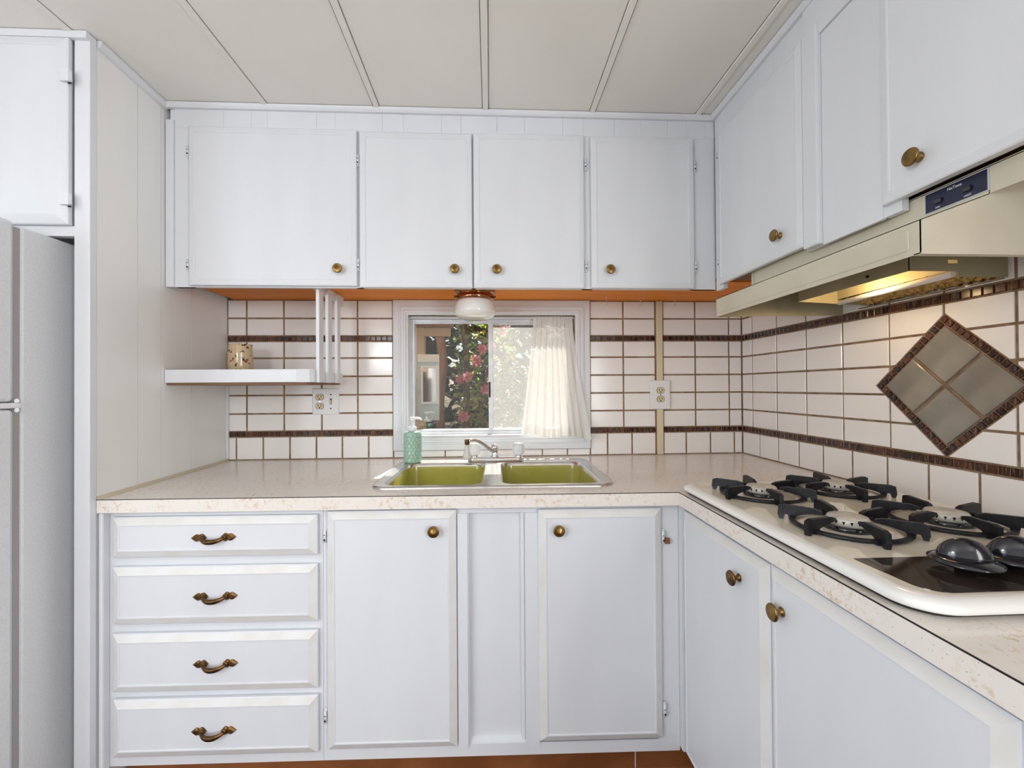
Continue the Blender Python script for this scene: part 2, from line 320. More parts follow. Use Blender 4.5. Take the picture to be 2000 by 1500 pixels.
# right wall with the diamond
DC = (1.0532, 1.2075); DY, DZ = 0.1985, 0.181
def clip(poly, f):          # keep f(p) >= 0
    out = []
    for i, p in enumerate(poly):
        q = poly[(i+1) % len(poly)]; fp, fq = f(p), f(q)
        if fp >= 0: out.append(p)
        if (fp >= 0) != (fq >= 0):
            t = fp/(fp-fq); out.append((p[0]+(q[0]-p[0])*t, p[1]+(q[1]-p[1])*t))
    return out
def area(p): return abs(sum(p[i][0]*p[(i+1)%len(p)][1]-p[(i+1)%len(p)][0]*p[i][1] for i in range(len(p))))/2
cy = [1.950,1.8734,1.7086,1.5434,1.3773,1.2086,1.0553,.9027,.748,.592,.436,.28]
for y1, y0 in zip(cy[:-1], cy[1:]):
    for z0, z1 in rows:
        def inside(y, z): return abs(y-DC[0])/(DY+.003) + abs(z-DC[1])/(DZ+.003) < 1
        yy = min(max(DC[0], y0), y1); zz = min(max(DC[1], z0), z1)
        if not inside(yy, zz): right_tile(y0, y1, z0, z1); continue
        m = MB(); R0 = [(y0+G, z0+G), (y1-G, z0+G), (y1-G, z1-G), (y0+G, z1-G)]
        for sy in (1, -1):
            for sz in (1, -1):
                p = clip(R0, lambda q: sy*(q[0]-DC[0])); p = clip(p, lambda q: sz*(q[1]-DC[1])) if len(p) > 2 else []
                if len(p) > 2: p = clip(p, lambda q: sy*(q[0]-DC[0])/(DY+.004) + sz*(q[1]-DC[1])/(DZ+.004) - 1)
                if len(p) > 2 and area(p) > 2e-5: m.prism(p, XT, XT-0.0030, 'x')
        if m.v: m.build('tile', TILE, wall_right)
csq = [1.950,1.8249,1.7042,1.5864,1.4673,1.3441,1.2209,1.101,.9801,.86,.74,.62,.5,.38]
for y1, y0 in zip(csq[:-1], csq[1:]): right_tile(y0, y1, *sq)
for z0, z1 in mos:
    n = 68; w = (1.949-0.32)/n
    for i in range(n): right_tile(.32+i*w, .32+(i+1)*w, z0, z1, 'mosaic_tile', MOSAIC, 0.0034, 0.0014)
def dmap(a, b): return (DC[0] + (a-b)*DY*0.5, DC[1] + (a+b)*DZ*0.5)     # a,b in -1..1 along the diamond's edges
def dpiece(a0, a1, b0, b1, name, mat, t):
    p = [dmap(a0,b0), dmap(a1,b0), dmap(a1,b1), dmap(a0,b1)]
    c0 = dmap((a0+a1)/2, (b0+b1)/2); q = [((y-c0[0]), (z-c0[1])) for y, z in p]
    m = MB(); m.loft([[(0, y, z) for y, z in q], [(-t+.0015, y, z) for y, z in q], [(-t, y*.96, z*.96) for y, z in q]], False, True)
    m.build(name, mat, wall_right, (XT, c0[0], c0[1]))
e = 0.145; nn = 14
for i in range(nn):
    u0 = -1 + i*(2-e)/nn; u1 = -1 + (i+1)*(2-e)/nn; g = 0.014
    dpiece(u0+g, u1-g, -1+g, -1+e-g, 'mosaic_tile', MOSAIC, 0.0045)
    dpiece(1-e+g, 1-g, u0+g, u1-g, 'mosaic_tile', MOSAIC, 0.0045)
    dpiece(-u1+g, -u0-g, 1-e+g, 1-g, 'mosaic_tile', MOSAIC, 0.0045)
    dpiece(-1+g, -1+e-g, -u1+g, -u0-g, 'mosaic_tile', MOSAIC, 0.0045)
k = 1 - e - 0.02; g = 0.033
for a0, a1 in ((-k, -g), (g, k)):
    for b0, b1 in ((-k, -g), (g, k)): dpiece(a0, a1, b0, b1, 'diamond_tile', GREYTILE, 0.0050)
# beige raceway on the back wall
tag(MB().cbox(.755, .7835, 1.940, YT, ZC+.001, 1.598, .003).build('trim_1', STRIP), 'beige vertical cover strip between the tiles right of the window', 'trim', kind='structure')
# ------------------------------------------------------------------ window
win = thing('window_1', 'white cased aluminium sliding window above the sink', 'window', (0, 1.95, 0.934), kind='structure')
W0 = -0.934
def rect_loft(mb, x0, x1, z0, z1, prof):
    rings = [[(x0+o, y, z0+o), (x1-o, y, z0+o), (x1-o, y, z1-o), (x0+o, y, z1-o)] for o, y in prof]
    return mb.loft(rings)
cx0, cx1, cz0, cz1 = -.4265, .4485, .934+W0, 1.598+W0
rect_loft(MB(), cx0, cx1, cz0, cz1, [(0,.004),(0,-.012),(.002,-.014),(.026,-.014),(.028,-.019),(.034,-.020),(.037,-.016),(.045,-.016),(.048,-.021),(.056,-.021),(.060,-.015),(.0655,-.013),(.0655,.060)]).build('casing', PAINT, win)
ox0, ox1, oz0, oz1 = -.361, .383, .9995+W0, 1.5325+W0
rect_loft(MB(), ox0, ox1, oz0, oz1, [(0,.032),(0,.030),(.012,.030),(.012,.036),(.020,.036),(.020,.088),(0,.088)]).build('window_frame', ALU, win)
MB().box(ox0+.01, ox1-.01, .034, .060, oz1-.026, oz1-.011).build('head_track', ALU, win)
def sash(x0, x1, z0, z1, y0, y1, st, rl, right=0):
    mb = MB(); mb.box(x0, x0+st, y0, y1, z0, z1).box(x1-st-right, x1, y0, y1, z0, z1).box(x0+st, x1-st-right, y0, y1, z0, z0+rl).box(x0+st, x1-st-right, y0, y1, z1-rl, z1)
    s = mb.build('sash', ALU, win)
    MB().box(x0+st, x1-st-right, (y0+y1)/2-.0015, (y0+y1)/2+.0015, z0+rl, z1-rl).build('pane', PANE, s)
    return s
s1 = sash(-.352, .012, 1.008+W0, 1.512+W0, .040, .054, .012, .012, .008)
MB().box(-.0068, .0005, .036, .040, 1.165+W0, 1.235+W0).build('latch', DARK, s1)
s2 = sash(-.006, .374, 1.008+W0, 1.512+W0, .060, .074, .020, .013)
MB().box(.008, .366, .082, .083, 1.012+W0, 1.508+W0).build('insect_screen', SCREEN, win)
# curtain
rod = thing('curtain_rod', 'thin white tension rod across the top of the window', 'rod', (0.01, 1.957, 1.522))
MB().tube([(-.371,0,0),(.371,0,0)], .0042, 10).build('rod', PAINT, rod)
mb = MB(); NU, NV = 90, 26; rings = []
for j in range(NV+1):
    v = j/NV; xl = .196 + (.135-.196)*(v**1.15); xr = .372 + (.437-.372)*(max(0, v-.12)/.88)**1.1
    z = 1.5275 - v*(1.5275-.998)
    row = []
    for i in range(NU+1):
        u = i/NU; amp = .0045 + .009*v
        y = 1.9505 - .034*v**1.4 - .018*v*u + amp*math.sin(u*2*PI*8.5 + 1.3*math.sin(u*9) + .8*v) + .0015*math.sin(u*2*PI*23)*(1-v)
        if j < 2: y = 1.951 + .004*math.sin(u*2*PI*20)
        zz = z + (.006*math.sin(u*11) - .012*u)*v
        row.append((xl+(xr-xl)*u + .004*v*math.sin(u*40), y, zz))
    rings.append(row)
mb.loft(rings, closed=False, smooth=True)
cur = thing('curtain', 'sheer white gathered curtain hanging over the right half of the window', 'curtain', (.30, 1.93, 1.0))
o = mb.build('panel', SHEER, cur, (-.30, -1.93, -1.0))
hem = MB(); hem.loft([[(x, y-.0016, z) for x, y, z in r] for r in rings[NV-2:]], closed=False, smooth=True); hem.build('hem', SHEER, cur, (-.30, -1.93, -1.0))
# ------------------------------------------------------------------ cabinet pieces
def door_mesh(w, h, t=.018, bd=.024, dp=.009, step=.0022):
    def ring(o, y): return [(o, y, o), (w-o, y, o), (w-o, y, h-o), (o, y, h-o)]
    # quads 8..11 (between the outer lip and the panel) are the bevel, tinted cream for warm light from above
    m = MB(); m.loft([ring(0, 0), ring(0, -(t-dp)), ring(.003, -(t-dp)-.002), ring(bd-.003, -t), ring(bd, -t+.0003), ring(bd+.0012, -t+step), ring(bd+.004, -t+step)], True, True)
    return m
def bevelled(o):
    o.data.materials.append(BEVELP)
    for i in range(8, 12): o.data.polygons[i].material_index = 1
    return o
KN = MB().lathe([(.0085,0),(.0095,.002),(.006,.004),(.0048,.008),(.006,.013),(.0135,.016),(.0168,.019),(.0168,.021),(.0150,.0235),(.0142,.0232),(.009,.0255),(.0,.0262)], axis='y', n=24)
KNOB = KN.mesh('knob', BRASS); KNOBD = KN.mesh('knob', BRONZE)
hm = MB(); hm.box(-.0045,.0045,-.004,0,-.022,.022); hm.lathe([(.004,-.018),(.004,.018)], c=(.0,-.0065,0), n=10)
HINGE = hm.mesh('hinge', PAINT)
hd = MB(); hd.box(-.0020,.0022,-.0113,-.004,-.0125,-.008); hd.box(.0012,.0042,-.0045,-.0042,-.004,.013); hd.box(-.0030,.0020,-.0112,-.004,.0030,.0045)
HWORN = hd.mesh('hinge_wear', DARK)
def hinge(door, x, z, y=0.0):
    h = put('hinge', HINGE, door, (x, y, z)); put('worn_spot', HWORN, h); return h
def door(par, x0, x1, z0, z1, yf, knob=None, hinges=None, kmesh=None, t=.018, bd=.024, name='door', dp=.009):
    d = door_mesh(x1-x0, z1-z0, t, bd, dp).build(name, PAINT, par, (x0, yf+t, z0))
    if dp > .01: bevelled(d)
    if knob: put('knob', kmesh or KNOB, d, (knob[0]-x0, -t+.0022, knob[1]-z0))
    if hinges:
        side, zs = hinges
        for z in zs: hinge(d, -.007 if side < 0 else (x1-x0)+.007, z-z0)
    return d
def handle_mesh():
    m = MB()
    for s in (-1, 1):
        # leaf shaped end plates
        pts = [(.020,.000),(.026,.0065),(.031,.0115),(.037,.0105),(.041,.0060),(.044,.0100),(.050,.0100),(.056,.0055),(.063,.0),(.056,-.0055),(.050,-.0100),(.044,-.0100),(.041,-.0060),(.037,-.0105),(.031,-.0115),(.026,-.0065)]
        b0 = [(s*x, 0, z) for x, z in pts]; b1 = [(s*x, -.0035, z) for x, z in pts]; b2 = [(s*(.041+(x-.041)*.72), -.0065, z*.62) for x, z in pts]
        m.loft([b0, b1, b2], True, True)
        m.lathe([(.007,0),(.0085,.006),(.006,.011)], c=(s*.031, 0, 0), axis='y', n=12)
    path = []; rad = []
    for i in range(17):
        u = -1 + 2*i/16; path.append((u*.034, -.006 - .016*(1-abs(u)**2.4), -.0075*(1-u*u))); rad.append(.0042 + .0030*(1-u*u))
    m.tube(path, rad, 12, flat=.8, upv=(0,1,0))
    return m.mesh('handle', BRONZE)
HANDLE = handle_mesh()
# ------------------------------------------------------------------ upper cabinet on the back wall
UY = 1.56
uc = thing('upper_cabinet', 'white four-door wall cabinet hung above the sink window', 'cabinet', (-.14, UY, 1.567))
ox, oy, oz = -.14, UY, 1.567
def UB(x0, x1, y0, y1, z0, z1): return MB().box(x0-ox, x1-ox, y0-oy, y1-oy, z0-oz, z1-oz)
UB(-1.096, 1.160, 1.578, 1.953, 1.612, 2.2).build('body', PAINT, uc)
ff = MB()
for x0, x1 in ((-1.096,-1.030),(-.475,-.450),(-.0655,-.0515),(.337,.376),(.744,.836)): ff.box(x0-ox, x1-ox, 1.574-oy, 1.590-oy, 0, 2.137-oz)
ff.box(-1.096-ox, .836-ox, 1.5745-oy, 1.590-oy, 0, .040); ff.build('face_frame', PAINT, uc)
fe = [-1.096,-.93,-.835,-.78,-.61,-.545,-.38,-.305,-.17,-.10,.03,.13,.27,.345,.46,.56,.66,.73,.80,.836]
for x0, x1 in zip(fe[:-1], fe[1:]): UB(x0+.0003, x1-.0003, 1.573, 1.590, 2.126, 2.192).build('frieze_board', PAINT, uc)
UB(XLW(1.56)+.003, -1.0965, 1.567, 1.62, 1.567, 2.150).build('filler_strip', PAINT, uc)
UB(XLW(1.58)+.014, -1.0965, 1.575, 1.62, 2.1505, 2.1895).build('filler_block', PAINT, uc)
UB(-1.11, 1.160, 1.590, 1.953, 1.5995, 1.612).build('bottom_panel', WOOD, uc)['label'] = 'bare orange wood underside'
for (x0, x1, z0, z1, kx, hs, hz, kz) in ((-1.0395,-.4677,1.571,2.124,-.528,-1,(2.040,1.645),1.628),(-.457,-.0622,1.5665,2.118,-.1225,-1,(2.02,1.648),1.6285),
                                         (-.0555,.343,1.5665,2.1225,.026,1,(2.02,1.65),1.6285),(.369,.750,1.5675,2.1185,.4335,1,(2.02,1.65),1.631)):
    door(uc, x0-ox, x1-ox, z0-oz, z1-oz, 1.555-oy, (kx-ox, kz-oz), (hs, [q-oz for q in hz]), t=.016, bd=.021, dp=.005)
cm = MB(); pr_ = [(0,0),(-.012,0),(-.016,.005),(-.016,.010),(-.019,.0165),(0,.0165)]
cm.loft([[(x, 1.574+py, 2.1900+pz) for py, pz in pr_] for x in (XLW(1.56)+.004, .838)], True, True); tag(cm.build('trim_2', PAINT), 'white crown strip between ceiling and back wall cabinet', 'trim', kind='structure')
# ------------------------------------------------------------------ upper cabinet on the right wall (front faces -x); local x = toward the viewer
UX = .82
ur = thing('upper_cabinet', 'white wall cabinet with brass knobs above the range hood', 'cabinet', (UX, 1.56, 1.56), -PI/2)
Q = lambda Y: 1.56 - Y
MB().box(Q(1.5655), Q(.1), .020, .341, .050, .645).build('body', PAINT, ur)
ff = MB(); ff.box(Q(1.5655), Q(1.515), .0155, .03, 0.0, .577); ff.box(Q(1.106), Q(1.048), .0155, .03, .003, .577).box(Q(.880), Q(.84), .0155, .03, .003, .577).box(Q(1.515), Q(1.106), .0155, .03, .020, .05).box(Q(.84), Q(.1), .0155, .03, .030, .05)
ff.build('face_frame', PAINT, ur)
st = MB(); st.cbox(Q(1.0985), Q(1.046), -.001, .0155, .0035, .560, .004); st.build('mullion', PAINT, ur)
MB().box(Q(1.0455), Q(.8795), .012, .0198, .0005, .530).build('fixed_panel', PAINT, ur)
fe = [1.5655,1.50,1.43,1.30,1.23,1.10]
for y1, y0 in zip(fe[:-1], fe[1:]): MB().box(Q(y1)+.0003, Q(y0)-.0003, .014, .03, .566, .632).build('frieze_board', PAINT, ur)
MB().box(Q(1.10)+.0003, Q(.1), .006, .03, .531, .632).build('frieze_board', PAINT, ur)
MB().box(Q(1.5655), Q(.1),   .030, .337, .040, .050).build('bottom_panel', DARKWOOD, ur)['label'] = 'bare brown wood underside'
door(ur, Q(1.525), Q(1.1025), .014, .560, -.002, (Q(1.188), .073), (-1, [.485,.10]), t=.017, bd=.021, dp=.005)
door(ur, Q(.872), Q(.25), .025, .560, -.002, (Q(.787), .083), None, t=.017, bd=.021, dp=.005)
cm = MB(); cm.loft([[(.8345+py, y, 2.1900+pz) for py, pz in pr_] for y in (1.558, .1)], True, True); tag(cm.build('trim_3', PAINT), 'white crown strip between ceiling and right wall cabinet', 'trim', kind='structure')
# ------------------------------------------------------------------ refrigerator surround on the left
sr = thing('refrigerator_surround', 'tall white panelled surround with a cabinet over the refrigerator', 'cabinet', (-1.16, 1.27, 0))
sx, sy_ = -1.16, 1.27
bds = [(1.293,1.445),(1.445,1.549),(1.549,1.711),(1.711,1.9525)]
for y0, y1 in bds:
    y0 += .0011; y1 -= .0011
    MB().prism([(XLW(y0)-sx, y0-sy_), (XLW(y1)-sx, y1-sy_), (XLW(y1)-.016-sx, y1-sy_), (XLW(y0)-.016-sx, y0-sy_)], 0, 2.207).build('wall_board', PANELW, sr)
MB().prism([(XLW(1.293)-.0165-sx, .024), (XLW(1.955)-.0165-sx, .68), (XLW(1.955)-.03-sx, .68), (XLW(1.293)-.03-sx, .024)], 0, 2.206).build('side_panel', PAINT, sr)
MB().cbox(-1.1555-sx, -1.1135-sx, 0, .022, 0, 2.207, .002).build('stile', PAINT, sr)
MB().box(-2.0-sx, -1.156-sx, .003, .022, 1.640, 1.668).build('rail', PAINT, sr)
MB().box(-2.0-sx, -1.156-sx, .003, .022, 2.19, 2.207).build('rail', PAINT, sr)
MB().box(-2.0-sx, -1.158-sx, .0222, .66, 1.652, 2.206).build('body', PAINT, sr)
MB().box(-2.02-sx, -2.0-sx, 0, .66, 0, 2.206).build('far_side_panel', PAINT, sr)
d = door(sr, -1.96-sx, -1.1605-sx, 1.668, 2.186, -.020, None, None, t=.0205, bd=.026)
for z in (2.075, 1.735):
    h = MB().box(-.012,.012,-.0245,-.0190,-.0165,.0165).lathe([(.0045,-.015),(.0045,.015)], c=(.0105,-.018,0), n=10).build('hinge', PAINT, d, (-1.1605+1.96, 0, z-1.668))
    MB().box(.008,.016,-.0225,-.020,-.0235,-.0195).build('worn_spot', DARK, h)
MB().box(-2.02-sx, -1.113-sx, -.012, .0, 2.187, 2.2065).build('crown', PAINT, sr)
cl_ = MB(); cl_.loft([[(XLW(y)+o-sx, y-sy_, z) for o, z in ((.0005,2.207),(.013,2.207),(.013,2.199),(.009,2.188),(.0005,2.184))] for y in (1.294, 1.572)], True, True); cl_.build('ceiling_strip', PAINT, sr)
cl_ = MB(); cl_.loft([[(XLW(y)+o-sx, y-sy_, z) for o, z in ((.0004,.9005),(.010,.9005),(.0004,.9085))] for y in (1.294, 1.948)], True, True); cl_.build('counter_bead', CAULK, sr)
MB().cbox(XLW(1.945)+.0006-sx, XLW(1.945)+.009-sx, 1.936-sy_, 1.9495-sy_, .909, 1.230, .002).build('corner_bead', PAINT, sr)
# refrigerator
fr = thing('refrigerator', 'white two-door refrigerator standing in its recess at the left edge', 'refrigerator', (-1.58, 1.5, 0))
FX, FY = -1.58, 1.5
MB().cbox(-1.97-FX, -1.2025-FX, 1.180-FY, 1.90-FY, .03, 1.632, .006).build('body', FRIDGE, fr)
MB().box(-1.965-FX, -1.207-FX, 1.163-FY, 1.181-FY, .06, 1.627).build('gasket', GASKET, fr)
fd = MB().cbox(-1.97-FX, -1.2005-FX, 1.085-FY, 1.163-FY, 1.181, 1.640, .010).build('freezer_door', FRIDGE, fr)
MB().cbox(-1.97-FX, -1.2005-FX, 1.085-FY, 1.163-FY, .06, 1.163, .010).build('refrigerator_door', FRIDGE, fr)
h = MB().cbox(-1.30-FX, -1.1985-FX, 1.120-FY, 1.178-FY, 1.165, 1.179, .003).build('hinge', WPLAST, fr)
for z in (1.160, 1.184): MB().lathe([(.006,0),(.006,.004),(.003,.005)], c=(-1.1985-FX, 1.168-FY, z), axis='y', n=12).build('screw', WPLAST, h)
MB().box(-1.95-FX, -1.23-FX, 1.20-FY, 1.88-FY, 0, .03).build('plinth', DARK, fr)
# ------------------------------------------------------------------ lower cabinets on the back run (slightly out of square)
RZ = math.radians(-1.38)
LO = Vector((0, 1.263, 0)); EX = Vector((math.cos(RZ), math.sin(RZ), 0)); EY = Vector((-math.sin(RZ), math.cos(RZ), 0))
def LW(s, y=0, z=0): return LO + EX*s + EY*y + Vector((0, 0, z))
DF = .0065                                     # door fronts behind the nosing
FFY = .028
# drawer unit
S0 = -.795
dc = thing('drawer_cabinet', 'white base cabinet with a stack of four drawers beside the refrigerator', 'cabinet', LW(S0), RZ)
MB().box(-1.100-S0, -.4915-S0, .046, .62, .12, .860).build('carcass', PAINT, dc)
ff = MB(); ff.box(-1.1095-S0, -1.072-S0, FFY, .046, .128, .861).box(-.512-S0, -.4915-S0, FFY, .046, .128, .861)
for z0, z1 in ((.837,.861),(.694,.739),(.506,.547),(.320,.355),(.128,.172)): ff.box(-1.072-S0, -.512-S0, FFY, .046, z0, z1)
ff.build('face_frame', PAINT, dc)
MB().cbox(-1.1115-S0, -1.0985-S0, .003, .0275, .0, .861, .004).build('end_strip', PAINT, dc)
for z0, z1, hx, hz in ((.730,.8455,-.792,.787),(.5395,.7032,-.788,.6195),(.3468,.513,-.7875,.428),(.162,.326,-.7925,.238)):
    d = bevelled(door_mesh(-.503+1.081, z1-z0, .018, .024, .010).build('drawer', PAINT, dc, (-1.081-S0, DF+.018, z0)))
    put('handle', HANDLE, d, (hx+1.081, -.0158, hz-z0), (0, math.radians(-1.0), 0))
# sink unit
S1 = .02
sc = thing('sink_cabinet', 'white base cabinet with two doors beneath the sink', 'cabinet', LW(S1), RZ)
MB().box(-.4905-S1, .512-S1, .060, .075, .12, .860).build('carcass', PAINT, sc)
ff = MB()
for x0, x1 in ((-.4905,-.465),(-.108,-.0665),(.0975,.142),(.492,.5560)): ff.box(x0-S1, x1-S1, FFY, .046, .128, .861)
for x0, x1 in ((-.465,-.108),(-.0665,.0975),(.142,.492)): ff.box(x0-S1, x1-S1, FFY, .046, .8405, .861).box(x0-S1, x1-S1, FFY, .046, .128, .1635)
ff.build('face_frame', PAINT, sc)
MB().box(-.100-S1, -.0705-S1, .022, FFY+.001, .158, .8405).build('stop_strip', PAINT, sc)
MB().box(.1-S1, .1385-S1, .024, FFY+.001, .158, .8405).build('stop_strip', PAINT, sc)
MB().box(-.0665-S1, .0975-S1, .0462, .056, .150, .8405).build('fixed_panel', PAINT, sc)
MB().add([(-.0665-S1,.029,.1636),(.0975-S1,.029,.1636),(.0975-S1,.0462,.172),(-.0665-S1,.0462,.172)], [(0,1,2,3)]).build('ledge', PAINT, sc)
MB().cbox(.086-S1, .0975-S1, .034, .0462, .166, .8405, .003).build('panel_bead', PAINT, sc)
d = door(sc, -.4755-S1, -.1025-S1, .168, .854, DF, (-.1648-S1, .7985), (-1, (.782,.262)), bd=.024, dp=.011)
d = door(sc, .1375-S1, .5005-S1, .1755, .8505, DF, (.1955-S1, .7955), (1, (.765,.255)), bd=.024, dp=.011)
MB().box(.363+.012, .363+.026, -.010, -.002, .765-.1755-.020, .765-.1755-.004).build('rusty_catch', VINYL, d)['label'] = 'rusty brown catch plate'
# right run
RX = .548
rc = thing('base_cabinet', 'white base cabinet with two doors under the cooktop', 'cabinet', (RX, 1.25, 0), -PI/2)
Q = lambda Y: 1.25 - Y
MB().box(Q(1.20), Q(.1), .046, .58, .12, .860).build('carcass', PAINT, rc)
ff = MB(); ff.box(Q(1.2795), Q(1.2575), .0095, .046, .14, .861)
for y1, y0 in ((1.2575,1.245),(.880,.84),(.45,.1)): ff.box(Q(y1), Q(y0), FFY, .046, .128, .861)
for y1, y0 in ((1.245,.880),(.84,.45)): ff.box(Q(y1), Q(y0), FFY, .046, .840, .861).box(Q(y1), Q(y0), FFY, .046, .128, .165)
ff.build('face_frame', PAINT, rc)
door(rc, Q(1.2535), Q(.8615), .140, .8465, DF, (Q(.957), .7785), (-1, (.765,.255)), KNOBD, bd=.024, dp=.011)
door(rc, Q(.8575), Q(.4415), .140, .8490, DF, (Q(.813), .7755), None, bd=.024, dp=.011)
# toe kick
kb = MB(); kb.add([LW(-1.10,.085,0), LW(.66,.085,0), LW(.66,.095,0), LW(-1.10,.095,0), LW(-1.10,.085,.127), LW(.66,.085,.127), LW(.66,.095,.127), LW(-1.10,.095,.127)], [(0,3,2,1),(4,5,6,7),(0,1,5,4),(1,2,6,5),(2,3,7,6),(3,0,4,7)])
kb.add([LW(-1.10,.085,.03), LW(.64,.085,.03), LW(.64,.070,.006), LW(-1.10,.070,.006), LW(-1.10,.070,.0), LW(.64,.070,.0)], [(0,1,2,3),(3,2,5,4)])
kick = tag(kb.build('baseboard_back', VINYL), 'brown vinyl toe kick under the sink and drawer cabinets', 'baseboard', kind='structure')
sm = MB(); p = [LW(.4372,.0838,.032), LW(.4400,.0838,.032), LW(.4400,.0838,.126), LW(.4372,.0838,.126)]; sm.add(p, [(0,1,2,3)]); sm.build('seam', PRINT, kick)
tag(MB().box(.635, .645, .1, 1.335, 0, .127).build('baseboard_right', VINYL), 'brown vinyl toe kick under the cooktop cabinet', 'baseboard', kind='structure')
# ------------------------------------------------------------------ worktop
ct = thing('countertop', 'cream flecked laminate worktop running around the corner', 'countertop', (0, 1.6, ZC-.038))
T0 = Vector((0, 1.6, ZC-.038))
fy = lambda X: 1.263 - .0241*X
hx0, hx1, hy0, hy1 = -.355, .375, 1.365, 1.835
mb = MB(); e0 = .0022
for poly in ([(XLW(1.295)+.001, 1.2945), (-1.1125, 1.2945), (-1.1125, fy(-1.1125)+e0), (hx0, fy(hx0)+e0), (hx0, 1.9525), (XLW(1.9525)+.001, 1.9525)],
             [(hx0, fy(hx0)+e0), (hx1, fy(hx1)+e0), (hx1, hy0), (hx0, hy0)], [(hx0, hy1), (hx1, hy1), (hx1, 1.9525), (hx0, 1.9525)],
             [(hx1, fy(hx1)+e0), (RX+e0, fy(RX)+e0), (RX+e0, 1.9525), (hx1, 1.9525)], [(RX+e0, .1), (1.1595, .1), (1.1595, 1.9525), (RX+e0, 1.9525)]):
    mb.prism([(x, y-1.6) for x, y in poly], .013, .038)
mb.build('top', LAM, ct)
def nose(p0, p1, off):      # strip from p0 to p1, off = outward normal
    d = MB(); o = Vector(off)
    for a, b, z0, z1, nm, mt in ((0, .0022, 0, .0362, 'edge_strip', LAM), (.0003, .0022, .0362, .0380, 'edge_seam', DARK)):
        q = [Vector((*p0, 0)) - o*a, Vector((*p1, 0)) - o*a, Vector((*p1, 0)) - o*b, Vector((*p0, 0)) - o*b]
        MB().loft([[(v.x, v.y-1.6, z0) for v in q], [(v.x, v.y-1.6, z1) for v in q]], True, True).build(nm, mt, ct)
nose((-1.1125, fy(-1.1125)), (RX, fy(RX)), (0, -1, 0)); nose((RX, fy(RX)+.002), (RX, .1), (-1, 0, 0))
MB().box(-1.1133, -1.1126, fy(-1.118)-1.6, fy(-1.118)-1.6+.003, 0, .038).build('end_strip', DARK, ct)
# ------------------------------------------------------------------ sink
sk = thing('sink', 'double bowl sink with chrome rim and olive green bowls', 'sink', (.012, 1.59, ZC), math.radians(-.9))
def R3(pts, z): return [(x, y, z) for x, y in pts]
X0, X1, Y0, Y1 = -.385, .385, -.247, .255
bowls = ((-.348, -.034, -.218, .178), (.024, .345, -.218, .178))
bm = bmesh.new()
def loop(pts):
    vs = [bm.verts.new((x, y, .0062)) for x, y in pts]; return [bm.edges.new((vs[i], vs[(i+1) % len(vs)])) for i in range(len(vs))]
es = loop(rrect(X0+.010, X1-.010, Y0+.010, Y1-.010, .050))
for b_ in bowls: es += loop(rrect(*b_, .045))
bmesh.ops.triangle_fill(bm, use_beauty=True, use_dissolve=False, edges=es)
bm.verts.index_update(); mb = MB(); mb.add([v.co[:] for v in bm.verts], [[v.index for v in f.verts] for f in bm.faces]); bm.free()
mb.loft([R3(rrect(X0, X1, Y0, Y1, .058), .0005), R3(rrect(X0+.001, X1-.001, Y0+.001, Y1-.001, .057), .004), R3(rrect(X0+.004, X1-.004, Y0+.004, Y1-.004, .055), .0075), R3(rrect(X0+.010, X1-.010, Y0+.010, Y1-.010, .050), .0062)], smooth=True)
mb.build('rim', STEEL, sk)
for x0, x1, y0, y1 in bowls:
    R_ = []
    for o, z, r in ((0,.0062,.045),(.003,.003,.044),(.006,-.006,.043),(.008,-.02,.042),(.014,-.15,.045),(.022,-.172,.05),(.045,-.183,.05)):
        R_.append(R3(rrect(x0+o, x1-o, y0+o, y1-o, r), z))
    MB().loft(R_[:3], smooth=True).build('bowl_lip', STEEL, sk)
    bw = MB().loft(R_[2:], False, True, True).build('bowl', OLIVE, sk)
    MB().lathe([(.045,-.1825),(.045,-.1805),(.034,-.1805),(.030,-.1822)], c=((x0+x1)/2, (y0+y1)/2, 0)).build('drain', CHROME, bw)
# faucet
fc = thing('faucet', 'chrome faucet with clear acrylic handles behind the sink', 'faucet', (.021, 1.805, ZC+.0065), math.radians(-.9))
MB().loft([R3(rrect(-.115,.115,-.028,.028,.027), 0), R3(rrect(-.115,.115,-.028,.028,.027), .012), R3(rrect(-.109,.109,-.022,.022,.021), .019)], True, True, True).build('base_plate', CHROME, fc)
MB().lathe([(.020,.018),(.017,.024),(.0135,.030),(.0135,.050),(.0165,.052),(.0165,.060),(.012,.066),(.0,.068)], c=(-.004, 0, 0)).build('post', CHROME, fc)
sp = [(-.004,-.004,.036),(-.022,-.014,.050),(-.045,-.026,.070),(-.068,-.038,.086),(-.090,-.050,.0935),(-.104,-.058,.0925),(-.113,-.063,.089)]
MB().tube(sp, [.0085,.0085,.008,.0075,.007,.007,.0075], 14).build('spout', CHROME, fc)
MB().lathe([(.0085,.098),(.0095,.094),(.0095,.078),(.008,.076)], c=(-.114,-.063,0), n=16).build('swivel', BRONZE, fc)
MB().lathe([(.006,.078),(.008,.072),(.009,.062),(.011,.052),(.0155,.038),(.0175,.026),(.0165,.018),(.010,.017)], c=(-.114,-.063,0), n=18).build('aerator', SPRAYM, fc)
for x in (-.088, .094):
    hb = MB().lathe([(.017,.018),(.015,.022),(.012,.026)], c=(x, 0, 0)).build('handle_collar', CHROME, fc)
    rings = []
    for r, z in ((.018,.026),(.0215,.030),(.0235,.045),(.0240,.060),(.0215,.070),(.014,.0745),(.004,.0755)):
        rings.append([(x + r*(1+.05*math.cos(10*2*PI*i/40))*math.cos(2*PI*i/40), r*(1+.05*math.cos(10*2*PI*i/40))*math.sin(2*PI*i/40), z) for i in range(40)])
    MB().loft(rings, True, True, True).build('handle', ACRYL, fc)
